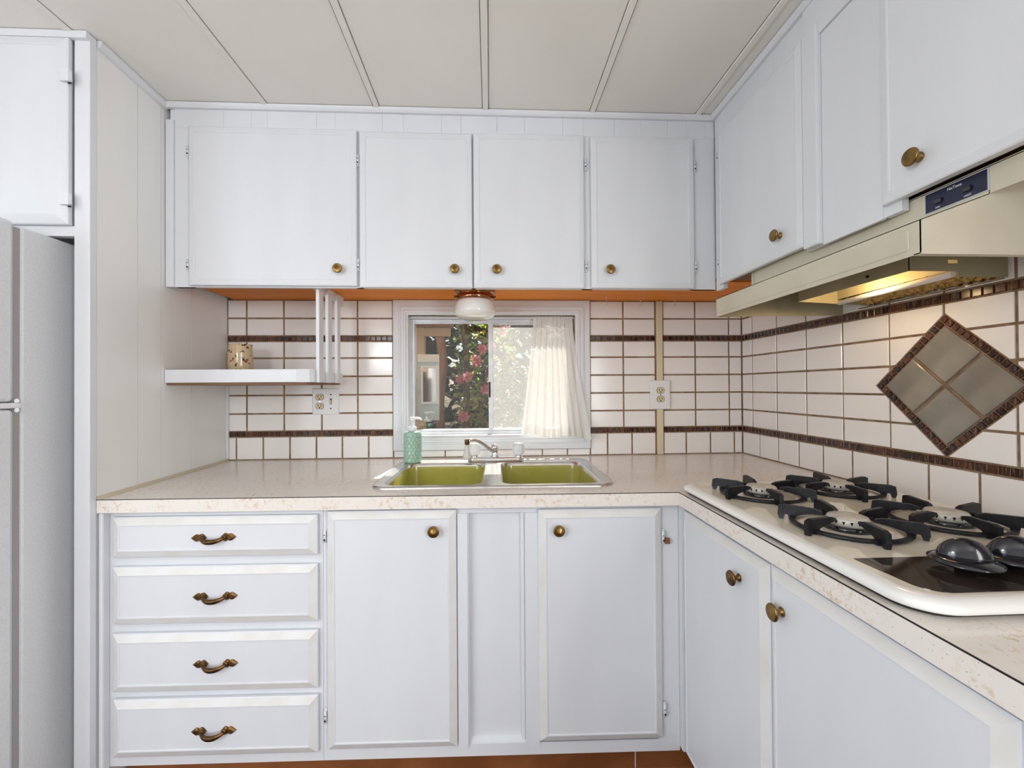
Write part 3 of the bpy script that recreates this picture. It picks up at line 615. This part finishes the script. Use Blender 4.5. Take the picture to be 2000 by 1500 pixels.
# soap dispenser with hexagon relief
sd = thing('soap_dispenser', 'green honeycomb soap dispenser with white pump at the sink corner', 'soap dispenser', (-.318, 1.800, ZC+.0065))
bot = MB().lathe([(.030,0),(.034,.003),(.0345,.008),(.0345,.118),(.033,.124),(.026,.127),(.014,.1285)], n=32).build('bottle', SOAPM, sd)
hx = MB(); nC = 14; step = 2*PI/nC; r0 = .0350; hw = step*r0
for rw in range(8):
    for k_ in range(nC):
        th = (k_ + .5*(rw % 2))*step; zc_ = .012 + rw*hw*.90
        if zc_ > .117: continue
        rg = []
        for (q, dr) in ((.56, -.0004), (.50, .0011), (.34, .0016)):
            rg.append([((r0+dr)*math.cos(th + hw*q*math.sin(PI/3*i)*1.0/r0), (r0+dr)*math.sin(th + hw*q*math.sin(PI/3*i)/r0), zc_ + hw*q*math.cos(PI/3*i)) for i in range(6)])
        hx.loft(rg, False, True)
hx.build('honeycomb_relief', SOAPM, sd)['kind'] = 'stuff'
MB().lathe([(.017,.128),(.017,.143),(.013,.146),(.009,.147),(.006,.150),(.0055,.172)], n=20).build('collar', WPLAST, sd)
ph = MB(); ph.lathe([(.011,.170),(.012,.174),(.012,.182),(.009,.185)], n=16); ph.tube([(0,0,.180),(.020,-.006,.181),(.034,-.010,.178),(.038,-.011,.172)], [.006,.005,.0042,.004], 10); ph.build('pump_head', WPLAST, sd)
# ------------------------------------------------------------------ cooktop
CT = (.83, .912); z0 = ZC
ck = thing('cooktop', 'cream glass gas cooktop with black control panel set on the worktop', 'cooktop', (CT[0], CT[1], ZC))
A = (.557-CT[0], 1.100-CT[0], .538-CT[1], 1.286-CT[1])
MB().prism(rrect(A[0]+.012, A[1]-.012, A[2]+.014, A[3]-.012, .05), .0005, .009).build('base_tray', DARK, ck)
def slabr(o, z, r): return R3(rrect(A[0]+o, A[1]-o, A[2]+o, A[3]-o, r, 8), z)
MB().loft([slabr(.004,.007,.056), slabr(0,.010,.060), slabr(0,.016,.060), slabr(.004,.021,.056), slabr(.014,.0245,.048), slabr(.022,.0245,.042)], True, False, True).build('edge_band', WHITEEN, ck)
MB().loft([slabr(.022,.0245,.042), slabr(.0225,.0247,.042)], False, True).build('top_plate', CREAM, ck)
p = rrect(.598-CT[0], 1.070-CT[0], .567-CT[1], .689-CT[1], .035, 8); nP = len(p)
p = [(q[0], q[1]) for q in p]; 
blk = [(.594-CT[0], .689-CT[1])] + [q for q in p if q[1] < .60-CT[1]] + [(1.070-CT[0], .689-CT[1])]
MB().prism(blk, .0248, .0256).build('control_panel', BLACKG, ck)
for i, (kx, ky) in enumerate(((.726,.636),(.814,.640),(.904,.655),(.994,.655))):
    kn = MB(); kn.lathe([(.012,.0256),(.012,.034),(.040,.036),(.0435,.038),(.0435,.040),(.036,.044),(.018,.047),(0,.048)], c=(kx-CT[0], ky-CT[1], 0), n=32)
    ko = kn.build('knob', BLACK, ck)
    g = MB(); rings = []
    for v in range(9):
        t = PI/2*v/8; rings.append([(kx-CT[0] + .034*math.cos(t)*math.cos(2*PI*j/28)*math.cos(-.5) - .0195*math.cos(t)*math.sin(2*PI*j/28)*math.sin(-.5), ky-CT[1] + .034*math.cos(t)*math.cos(2*PI*j/28)*math.sin(-.5) + .0195*math.cos(t)*math.sin(2*PI*j/28)*math.cos(-.5), .043 + .031*math.sin(t)) for j in range(28)])
    g.loft(rings, True, True, True).build('grip', BLACK, ko)
BUR = ((.703,1.104),(.932,1.130),(.709,.836),(.937,.855))
for bx, by in BUR:
    c = (bx-CT[0], by-CT[1], 0)
    bo = MB().lathe([(.088,.0249),(.086,.0262),(.080,.0258),(.045,.0252),(.041,.0256)], c=c, n=36, cap=False).build('drip_bowl', CREAM, ck)
    MB().lathe([(.043,.0255),(.043,.033),(.039,.035)], c=c, n=36).build('burner_base', BLACK, bo)
    hb = MB().lathe([(.034,.034),(.036,.036),(.036,.046),(.033,.050),(.012,.0525),(0,.053)], c=c, n=36).build('burner_head', CASTAL, ck)
    pt = MB()
    for i in range(18):
        t = 2*PI*i/18; ct_, st_ = math.cos(t), math.sin(t); r_ = .0366
        def pp(da, z): return (c[0] + r_*math.cos(t+da), c[1] + r_*math.sin(t+da), z)
        pt.add([pp(-.075,.0455), pp(.075,.0455), pp(0,.0385)], [(0,1,2)])
    pt.build('flame_ports', BLACK, hb)
def grate_mesh_parts():
    ring = MB(); rs = []
    for i in range(49):
        t = 2*PI*i/48; rs.append((.094*math.cos(t), .094*math.sin(t), .0055))
    ring.tube(rs, .0052, 8, flat=.9)
    arm = MB(); pr = [(.040,.021),(.042,.026),(.056,.0295),(.108,.0305),(.118,.027),(.120,.010),(.117,.000),(.110,.000),(.106,.010),(.101,.010),(.099,.0005),(.0885,.0005),(.0865,.011),(.062,.017)]
    arm.prism([(x, z) for x, z in pr], -.0045, .0045, 'y')
    return ring.mesh('ring', IRON), arm.mesh('arm', IRON)
RING, ARM = grate_mesh_parts()
for i, ((bx, by), lb) in enumerate(zip(BUR, ('black iron grate on the far burner nearest the room', 'black iron grate on the far burner against the tiled wall', 'black iron grate on the near burner nearest the room, by the control panel', 'black iron grate on the near burner against the tiled wall'))):
    t = thing('burner_grate', lb, 'grate', (bx, by, ZC+.0252), group='burner grates on the cooktop')
    put('ring', RING, t)
    for k_ in range(6): put('arm', ARM, t, (0,0,0), (0, 0, math.radians(18+60*k_)))
# ------------------------------------------------------------------ range hood
hd_ = thing('range_hood', 'almond enamel range hood with navy control label under the right cabinet', 'range hood', (.95, 1.03, 1.432))
HO = Vector((.95, 1.03, 1.432))
def HV(x, y, z): return (x-HO.x, y-HO.y, z-HO.z)
HN, HF, HX, HB = .702, 1.372, .730, 1.1555
zl, zt, xb, zb, ztop = 1.4325, 1.4905, .856, 1.537, 1.5855
def sheet(mb, pts, th, nrm):
    n_ = Vector(nrm).normalized()*th
    mb.loft([[HV(*p) for p in pts], [HV(*(Vector(p)+n_)) for p in pts]], True, True); return mb
th = .0015
sheet(MB(), [(HX,HN,zl),(HX,HF,zl),(HX,HF,zt),(HX,HN,zt)], th, (1,0,0)).build('front_lip', HOODM, hd_)
em = MB(); rect_ = [(HN+.020, zl+.010), (HF-.012, zl+.010), (HF-.012, zt-.010), (HN+.020, zt-.010)]
em.loft([[HV(HX-.0002, y, z) for y, z in rrect(HN+.020, HF-.012, zl+.010, zt-.010, .006)], [HV(HX-.0012, y, z) for y, z in rrect(HN+.0215, HF-.0135, zl+.0115, zt-.0115, .005)]], False, True).build('embossed_panel', HOODM, hd_)
sheet(MB(), [(HX,HN,zt),(HX,HF,zt),(xb,HF,zb),(xb,HN,zb)], th, (0,0,-1)).build('sloping_top', HOODM, hd_)
sheet(MB(), [(xb,HN-.10,zb),(xb,HF+.012,zb),(xb,HF+.012,ztop),(xb,HN-.10,ztop)], th, (1,0,0)).build('upper_band', HOODM, hd_)
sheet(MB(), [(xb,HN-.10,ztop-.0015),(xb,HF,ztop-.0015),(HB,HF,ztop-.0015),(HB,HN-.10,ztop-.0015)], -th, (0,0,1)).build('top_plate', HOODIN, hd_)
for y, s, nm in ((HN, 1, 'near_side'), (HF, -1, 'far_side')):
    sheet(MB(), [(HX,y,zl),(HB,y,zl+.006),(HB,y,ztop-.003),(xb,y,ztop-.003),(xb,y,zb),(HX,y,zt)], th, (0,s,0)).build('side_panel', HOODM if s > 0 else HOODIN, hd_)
MB().box(*[q for ab in zip(HV(HX, HN-.001, zl-.001), HV(HB, HN+.012, zl+.002)) for q in ab]).build('side_hem', HOODM, hd_)
# plenum with lamp and filter
PX, PN, PF, zpb = .924, .915, 1.262, 1.461
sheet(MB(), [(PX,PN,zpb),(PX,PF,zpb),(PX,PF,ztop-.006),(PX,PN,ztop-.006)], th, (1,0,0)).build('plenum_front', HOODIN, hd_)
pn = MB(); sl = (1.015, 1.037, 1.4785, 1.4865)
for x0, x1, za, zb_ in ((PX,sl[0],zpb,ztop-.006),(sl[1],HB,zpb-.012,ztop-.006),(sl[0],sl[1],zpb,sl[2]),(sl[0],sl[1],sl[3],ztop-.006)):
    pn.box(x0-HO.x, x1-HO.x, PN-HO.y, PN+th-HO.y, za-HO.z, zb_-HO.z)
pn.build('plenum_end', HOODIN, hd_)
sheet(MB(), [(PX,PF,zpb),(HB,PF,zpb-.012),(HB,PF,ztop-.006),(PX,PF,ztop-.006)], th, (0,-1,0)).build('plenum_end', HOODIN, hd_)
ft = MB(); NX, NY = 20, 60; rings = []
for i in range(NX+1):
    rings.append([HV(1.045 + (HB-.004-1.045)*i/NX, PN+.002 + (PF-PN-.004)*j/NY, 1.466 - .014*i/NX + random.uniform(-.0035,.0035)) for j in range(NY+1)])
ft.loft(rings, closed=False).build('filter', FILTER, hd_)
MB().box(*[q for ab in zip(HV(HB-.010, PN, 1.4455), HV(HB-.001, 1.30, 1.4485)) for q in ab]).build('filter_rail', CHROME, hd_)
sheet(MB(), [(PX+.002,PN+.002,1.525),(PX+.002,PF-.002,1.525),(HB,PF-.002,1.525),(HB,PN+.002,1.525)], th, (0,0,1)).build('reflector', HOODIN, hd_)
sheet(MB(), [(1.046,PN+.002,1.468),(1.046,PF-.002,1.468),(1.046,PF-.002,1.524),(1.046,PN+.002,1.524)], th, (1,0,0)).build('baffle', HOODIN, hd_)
MB().tube([HV(1.040, PN+.012, 1.4585), HV(1.052, PF+.0, 1.4585)], .0075, 10).build('lamp_bar', WPLAST, hd_)
LAMPM = simple('hood_bulb', (1, .8, .5), .5, emis=5.0, ecol=(1.0, .62, .22))
blb = MB().tube([HV(.985, .985, 1.510), HV(.985, 1.00, 1.510), HV(.985, 1.05, 1.510), HV(.985, 1.09, 1.510)], [.012,.016,.019,.010], 14).build('bulb', LAMPM, hd_)
hl = light('hood_lamp', 'POINT', HV(.990, 1.12, 1.470), 0.7, (1.0, .70, .36)); hl.data.shadow_soft_size = .018; hl.parent = hd_
MB().lathe([(.0035,0),(.0035,.003)], c=HV(PX, 1.02, 1.475), axis='x', n=10).build('screw', DARK, hd_)
# label
lbl = MB(); lbl.box(*[q for ab in zip(HV(xb-.0012, .702, 1.5425), HV(xb-.0002, .812, 1.5815)) for q in ab]); lo = lbl.build('control_label', LABELE, hd_)
MB().box(*[q for ab in zip(HV(xb-.0018, .7045, 1.5440), HV(xb-.0012, .8105, 1.5800)) for q in ab]).build('label_face', LABELM, lo)
for y in (.785, .735): MB().cbox(*[q for ab in zip(HV(xb-.0055, y-.007, 1.5545), HV(xb-.0016, y+.007, 1.5645)) for q in ab], .002).build('rocker_switch', BLACK, lo)
def text(name, body, size, mat, parent, loc, rot):
    cu = bpy.data.curves.new(name, 'FONT'); cu.body = body; cu.size = size; cu.extrude = .0002; cu.align_x = 'CENTER'
    o = bpy.data.objects.new(name, cu); COL.objects.link(o)
    dg = bpy.context.evaluated_depsgraph_get(); dg.update(); me = bpy.data.meshes.new_from_object(o.evaluated_get(dg))
    bpy.data.objects.remove(o); me.materials.clear(); me.materials.append(mat)
    return put(name, me, parent, loc, rot)
for bd_, sz, y, z in (('NuTone', .0074, .757, 1.5708), ('FAN', .0044, .787, 1.5465), ('LIGHT', .0044, .735, 1.5465)):
    text('lettering', bd_, sz, PRINT, lo, HV(xb-.0021, y, z), (PI/2, 0, -PI/2))
# ------------------------------------------------------------------ lamp under the upper cabinet
lp = thing('ceiling_lamp', 'ribbed white glass lamp under the upper cabinet above the window', 'lamp', (-.058, 1.72, 1.5995))
MB().lathe([(.070,0),(.078,-.001),(.080,-.006),(.079,-.020),(.075,-.024),(.070,-.026),(.075,-.030),(.078,-.036),(.077,-.046),(.072,-.050)], n=40).build('base', COPPERB, lp)
MB().lathe([(.066,-.045),(.070,-.050),(.074,-.058),(.077,-.066),(.0765,-.069),(.0795,-.0715),(.0772,-.0745),(.0805,-.0775),(.0782,-.0805),(.0810,-.0835),(.0795,-.087),(.0805,-.090),(.0805,-.094),(.077,-.104),(.066,-.114),(.048,-.1205),(.025,-.124),(0,-.125)], n=48).build('shade', SHADE, lp)
for t in (-.5, 1.6, 3.7):
    MB().tube([(.076*math.cos(t), .076*math.sin(t), -.041), (.090*math.cos(t), .090*math.sin(t), -.041)], [.003,.0045], 8).build('thumb_screw', BRONZE, lp)
# ------------------------------------------------------------------ globe lamp added out of view to brighten the ceiling and room
rl = thing('added_globe_lamp', 'added white globe lamp hanging out of view behind the viewer', 'lamp', (-1.02, -.50, 2.203))
MB().lathe([(.05,0),(.05,-.012),(.02,-.02)], n=32).build('canopy', WPLAST, rl)
MB().tube([(0,0,-.015),(0,0,-.56)], .004, 8).build('cord', WPLAST, rl)
GLOBE = simple('added_globe_glow', (1, 1, 1), .4, emis=30.0, ecol=(.94, .97, 1.0))
MB().lathe([(.03,-.55)] + [(.14*math.sin(PI*k/12), -.68+.14*math.cos(PI*k/12)) for k in range(1,12)] + [(0,-.82)], n=32).build('globe', GLOBE, rl)
# ------------------------------------------------------------------ hanging shelf
SH = (-.88, 1.575, 1.233)
sh = thing('wall_shelf', 'white wall shelf with slatted end hung below the cabinet', 'shelf', SH)
outl = [(XLW(1.578)+.0015, 1.575), (-.676, 1.575), (-.640, 1.592), (-.6385, 1.885), (-.655, 1.905), (-.70, 1.930), (-.70, 1.9485), (XLW(1.945)+.010, 1.9485), (XLW(1.93)+.0015, 1.93)]
MB().prism([(x-SH[0], y-SH[1]) for x, y in outl], -.008, .030).build('board', DARKWOOD, sh)['label'] = 'bare dark wood board'
MB().cbox(XLW(1.56)+.0015-SH[0], -.676-SH[0], -.012, 0, 0, .046, .002).build('front_edge', PAINT, sh)
cm = MB(); cm.prism([(x-SH[0], y-SH[1]) for x, y in ((-.676,1.563),(-.640,1.578),(-.6275,1.592),(-.640,1.592),(-.676,1.575))], 0, .046).build('corner_edge', PAINT, sh)
cm = MB(); cm.prism([(x-SH[0], y-SH[1]) for x, y in ((-.6395,1.5925),(-.6275,1.5925),(-.6275,1.885),(-.633,1.906),(-.650,1.906),(-.6385,1.885))], 0, .040).build('end_edge', PAINT, sh)
for y0, y1 in ((1.604,1.645),(1.694,1.732),(1.793,1.828)):
    MB().cbox(-.6273-SH[0], -.6155-SH[0], y0-SH[1], y1-SH[1], -.001, .352, .0012).build('slat', PAINT, sh)
cm = MB(); cm.prism([(y-SH[1], z-SH[2]) for y, z in ((1.596,1.5993),(1.596,1.572),(1.880,1.556),(1.900,1.562),(1.905,1.5993))], -.6393-SH[0], -.6275-SH[0], 'x').build('top_rail', PAINT, sh)
MB().box(-.672-SH[0], -.6395-SH[0], 1.596-SH[1], 1.610-SH[1], 1.588-SH[2], 1.5993-SH[2]).build('bracket', PAINT, sh)
# mug
mg = thing('cup', 'cream ceramic cup speckled brown and green standing on the shelf', 'cup', (-1.000, 1.80, 1.2632))
MB().lathe([(.0,0),(.036,0),(.041,.006),(.0445,.040),(.0445,.085),(.0425,.118),(.0415,.1255),(.0395,.1258),(.0385,.120),(.040,.085),(.040,.012),(0,.008)], n=40, cap=False).build('body', MUGM, mg)
# ------------------------------------------------------------------ outlets and switch
def receptacle(par, x, z, yp):
    rc_ = MB(); pts = []
    for i in range(28):
        t = 2*PI*i/28; pts.append((x + .0165*math.cos(t), z + max(-.0125, min(.0125, .0165*math.sin(t)))))
    rc_.prism(pts, yp, yp-.0022, 'y'); o = rc_.build('receptacle', BEIGEP, par)
    sl_ = MB(); sl_.box(x-.0075, x-.0050, yp-.0026, yp-.0021, z-.002, z+.0075).box(x+.0050, x+.0075, yp-.0026, yp-.0021, z-.002, z+.0075); sl_.lathe([(.0028,.0021),(.0028,.0026)], c=(x, yp, z-.0075), axis='y', n=10)
    sl_.build('slots', DARK, o)
    rg = MB(); rg.prism([(x + (p_[0]-x)*1.10, z + (p_[1]-z)*1.10) for p_ in pts], yp+.0002, yp-.0006, 'y'); rg.build('recess_line', DARK, o)
def plate(label, x0, x1, z0, z1):
    YP = 1.950
    t = thing('wall_outlet', label, 'outlet', ((x0+x1)/2, YP, (z0+z1)/2)); w, h = (x1-x0)/2, (z1-z0)/2
    MB().loft([[(-w,0,-h),(w,0,-h),(w,0,h),(-w,0,h)], [(-w,-.003,-h),(w,-.003,-h),(w,-.003,h),(-w,-.003,h)], [(-w+.003,-.0062,-h+.003),(w-.003,-.0062,-h+.003),(w-.003,-.0062,h-.003),(-w+.003,-.0062,h-.003)]], True, True).build('cover_plate', WPLAST, t)
    return t
t = plate('white double cover plate with outlet and switch under the shelf', -.7774, -.6622, 1.0955, 1.2105)
for z in (.0195, -.0195): receptacle(t, -.025, z, -.0062)
MB().lathe([(.003,.0062),(.003,.0068)], c=(-.025,0,0), axis='y', n=12).build('screw', CHROME, t)
MB().box(.0180, .0275, -.0064, -.0060, -.0125, .0125).build('toggle_slot', DARK, t)
MB().add([(.0190,-.0064,-.011),(.0265,-.0064,-.011),(.0265,-.0064,.006),(.0190,-.0064,.006),(.0195,-.014,.002),(.0260,-.014,.002),(.0260,-.012,.009),(.0195,-.012,.009)], [(0,1,5,4),(1,2,6,5),(2,3,7,6),(3,0,4,7),(4,5,6,7)]).build('toggle', BEIGEP, t)
for z in (.0305, -.0305): MB().lathe([(.0032,.0062),(.0032,.0068)], c=(.0228,0,z), axis='y', n=12).build('screw', DARK, t)
t = plate('white single outlet cover plate on the beige strip', .7225, .8125, 1.1065, 1.2375)
t.location.y = 1.9385
for z in (.0195, -.0195): receptacle(t, 0, z, -.0062)
MB().lathe([(.003,.0062),(.003,.0068)], c=(0,0,0), axis='y', n=12).build('screw', BRONZE, t)
MB().box(-.0415, .0415, .0002, .0155, -.062, .062).build('mounting_box', WPLAST, t)
# cup hooks
hk = MB(); pts = [(0,0,.036),(0,0,.012)]
for i in range(11):
    t_ = math.radians(80 - 25*i); pts.append((0, -.008*math.cos(t_)*0 + .0, 0)) if False else pts.append((.0065*math.cos(math.radians(90-24*i))*-1*0, -.0065*math.sin(math.radians(24*i)), .0055+.0065*math.cos(math.radians(24*i))))
hk.tube(pts, .0014, 8); hk.lathe([(.0045,.0335),(.0035,.0355)], n=12)
HK = hk.mesh('hook', CHROME)
for x, lb in ((.505,'small metal cup hook under the cabinet, closest to the window'),(.655,'small metal cup hook just left of the beige strip'),(.806,'small metal cup hook just right of the beige strip'),(1.0,'small metal cup hook half hidden by the range hood')):
    tag(put('cup_hook', HK, None, (x, 1.862, 1.5635), (0, 0, random.uniform(-.5,.5))), lb, 'hook', 'cup hooks under the cabinet')
# ------------------------------------------------------------------ garden outside
tag(MB().box(-6, 6, 2.08, 9, -.3, -.02).build('ground', SOIL), 'sunlit garden ground outside the window', 'ground', kind='structure')
pc = thing('porch', 'cream porch corner with beam outside the left window pane', 'porch', (-.62, 2.75, 0))
PO = Vector((-.62, 2.75, 0))
def PB(x0, x1, y0, y1, z0, z1): return MB().box(x0-PO.x, x1-PO.x, y0-PO.y, y1-PO.y, z0, z1)
PB(-.56, -.53, 2.25, 3.0, 0, 1.75).build('side_wall', CREAMB, pc)
PB(-.53, -.445, 2.96, 3.04, 0, 2.0).build('post', CREAMB, pc)
PB(-.53, -.27, 2.97, 3.01, 1.560, 1.615).build('fascia', CREAMB, pc)
PB(-.53, -.25, 2.90, 3.0, 1.615, 1.645).build('lower_beam', TANPOST, pc)
PB(-.56, -.25, 2.45, 2.95, 1.645, 1.68).build('upper_beam', CREAMB, pc)
PB(-.60, -.24, 2.45, 3.05, 1.70, 1.74).build('soffit', CREAMB, pc)
mf = thing('framed_panel', 'pale blue framed panel hanging outside the left window pane', 'panel', (-.327, 2.30, 1.04))
MB().box(-.052, .058, 0, .02, .0, .345).build('back_board', BLUEF, mf)
f2 = MB(); rect_loft(f2, -.036, .056, .085, .285, [(0,0),(0,-.008),(.010,-.008),(.012,0)]); f2.build('inner_border', PAINT, mf)
MB().box(-.024, .044, -.002, -.0005, .097, .273).build('pane', MIRROR, mf)
MB().box(-.052, .058, -.006, -.0005, .305, .345).build('top_band', WALLP, mf)
MB().box(-.052, .058, -.004, -.0005, .0, .07).build('lower_band', BLUEF, mf)
# leaves
def leaf_mesh(mat, L=.055, Wd=.026):
    m = MB(); m.add([(0,0,0),(Wd*.5,.0,L*.35),(Wd*.42,.004,L*.7),(0,.010,L),(-Wd*.42,.004,L*.7),(-Wd*.5,0,L*.35),(0,-.004,L*.4),(0,0,L*.72)],
              [(0,1,6),(1,2,7,6),(2,3,7),(3,4,7),(4,5,6,7),(5,0,6)]); return m
LV = leaf_mesh(LEAF).mesh('leaf', LEAF)
sb = thing('camellia_bush', 'leafy camellia bush with pink flowers outside the left window pane', 'shrub', (-.12, 3.0, 0))
BO = Vector((-.12, 3.0, 0))
def branch(pts, r0_, r1_, name='branch'):
    n_ = len(pts); return MB().tube(pts, [r0_ + (r1_-r0_)*i/(n_-1) for i in range(n_)], 8).build(name, BARK, sb)
branch([(-.02,.05,-.05),(-.035,.04,.6),(-.05,.03,1.0),(-.035,.0,1.3),(-.055,-.02,1.6),(-.03,-.03,1.9)], .032, .016, 'trunk')
branch([(.03,.05,.7),(.0,.03,.95),(.06,.0,1.15),(.12,-.05,1.4),(.15,-.06,1.7)], .014, .006)
branch([(-.04,.03,1.1),(-.075,-.04,1.25),(-.085,-.06,1.45)], .010, .004)
branch([(-.045,.02,1.25),(.04,-.05,1.42),(.10,-.08,1.62)], .010, .004)
branch([(-.03,.02,.95),(.05,-.06,1.05),(.12,-.10,1.2)], .009, .004)
def rot_rand(): return (random.uniform(.6, 2.6), random.uniform(-.9, .9), random.uniform(0, 2*PI))
spots = []
while len(spots) < 250:
    x = random.gauss(.04, .11); z = random.uniform(.84, 1.80); y = random.gauss(-.06, .10)
    if x < -.10 or x > .30: continue
    spots.append((x, y, z))
for s_ in spots:
    o = put('leaf', LV, sb, s_, rot_rand()); k_ = random.uniform(.6, 1.25); o.scale = (k_,)*3
def stuff_leaves(n_, box, L, Wd, mat, seed, dens=None):
    rnd = random.Random(seed); m = MB(); base_ = leaf_mesh(mat, L, Wd)
    for _ in range(n_):
        p_ = Vector((rnd.uniform(*box[0]), rnd.uniform(*box[1]), rnd.uniform(*box[2])))
        if dens and not dens(p_, rnd): continue
        R_ = Matrix.Rotation(rnd.uniform(0, 2*PI), 3, 'Z') @ Matrix.Rotation(rnd.uniform(.4, 2.7), 3, 'X') @ Matrix.Rotation(rnd.uniform(-1, 1), 3, 'Y')
        k_ = rnd.uniform(.6, 1.2)
        m.add([p_ + R_ @ (Vector(v)*k_) for v in base_.v], base_.f)
    return m
o = stuff_leaves(1500, ((-.12,.32),(-.05,.40),(.5,2.0)), .055, .026, LEAF, 3).build('foliage', LEAF, sb); o['kind'] = 'stuff'
def flower(par, loc, r=.034, n_=3):
    m = MB()
    for k_ in range(n_):
        for i in range(7):
            t = 2*PI*i/7 + k_*.45; rr_ = r*(1-.26*k_); h_ = .006 + .010*k_; w = .55
            P_ = lambda q, a, z: (q*math.cos(t+a), -z, q*math.sin(t+a))
            m.add([P_(.004,0,.004), P_(rr_*.6,-w*.8,h_*.6), P_(rr_,-w*.45,h_+.006), P_(rr_*1.05,0,h_+.004), P_(rr_,w*.45,h_+.006), P_(rr_*.6,w*.8,h_*.6)], [(0,1,2,3),(0,3,4,5)])
    m.lathe([(.007,.010),(.005,.020)], axis='y', n=10)
    o = m.build('flower', PETAL, par, loc, (random.uniform(-.5,.4), 0, random.uniform(-.6,.6))); o.scale = (random.uniform(.8,1.15),)*3; return o
for p_ in ((.065,-.22,1.455),(.04,-.20,1.385),(.125,-.20,1.47),(.04,-.20,1.70),(-.05,-.2,1.02),(-.03,-.18,1.28),(.08,-.20,1.20),(-.075,-.16,1.26),(.15,-.18,1.62),(.20,-.20,1.575),(.225,-.2,1.63)): flower(sb, p_)
tk = thing('tree_trunk', 'slim red-brown tree trunk behind the porch fascia outside', 'tree', (-.375, 3.35, 0))
MB().tube([(0,0,-.05),(.0,0,.6),(-.01,0,1.1),(.015,0,1.4),(-.02,0,1.8),(-.02,0,2.4)], [.04,.038,.034,.036,.034,.03], 10).build('trunk', TANPOST, tk)
rb = thing('flowering_shrub', 'sunlit shrub with pale flowers outside the right window pane', 'shrub', (.5, 3.2, 0))
o = stuff_leaves(2600, ((-.20,.55),(-.25,.35),(.3,1.62)), .05, .026, LEAF, 5, lambda p_, r_: p_.z < 1.50 + .16*math.sin(p_.x*9) or r_.random() < .12).build('foliage', LEAF, rb); o['kind'] = 'stuff'
MB().tube([(.05,.1,-.05),(.0,.1,.6),(.1,.05,1.0),(.05,0,1.4)], [.03,.025,.018,.01], 8).build('stem', BARK, rb)
for p_ in ((-.22,-.3,1.30),(.0,-.30,1.22),(.12,-.3,1.38),(-.10,-.3,1.06),(.05,-.3,.98),(-.2,-.3,1.42)): flower(rb, p_, .036)
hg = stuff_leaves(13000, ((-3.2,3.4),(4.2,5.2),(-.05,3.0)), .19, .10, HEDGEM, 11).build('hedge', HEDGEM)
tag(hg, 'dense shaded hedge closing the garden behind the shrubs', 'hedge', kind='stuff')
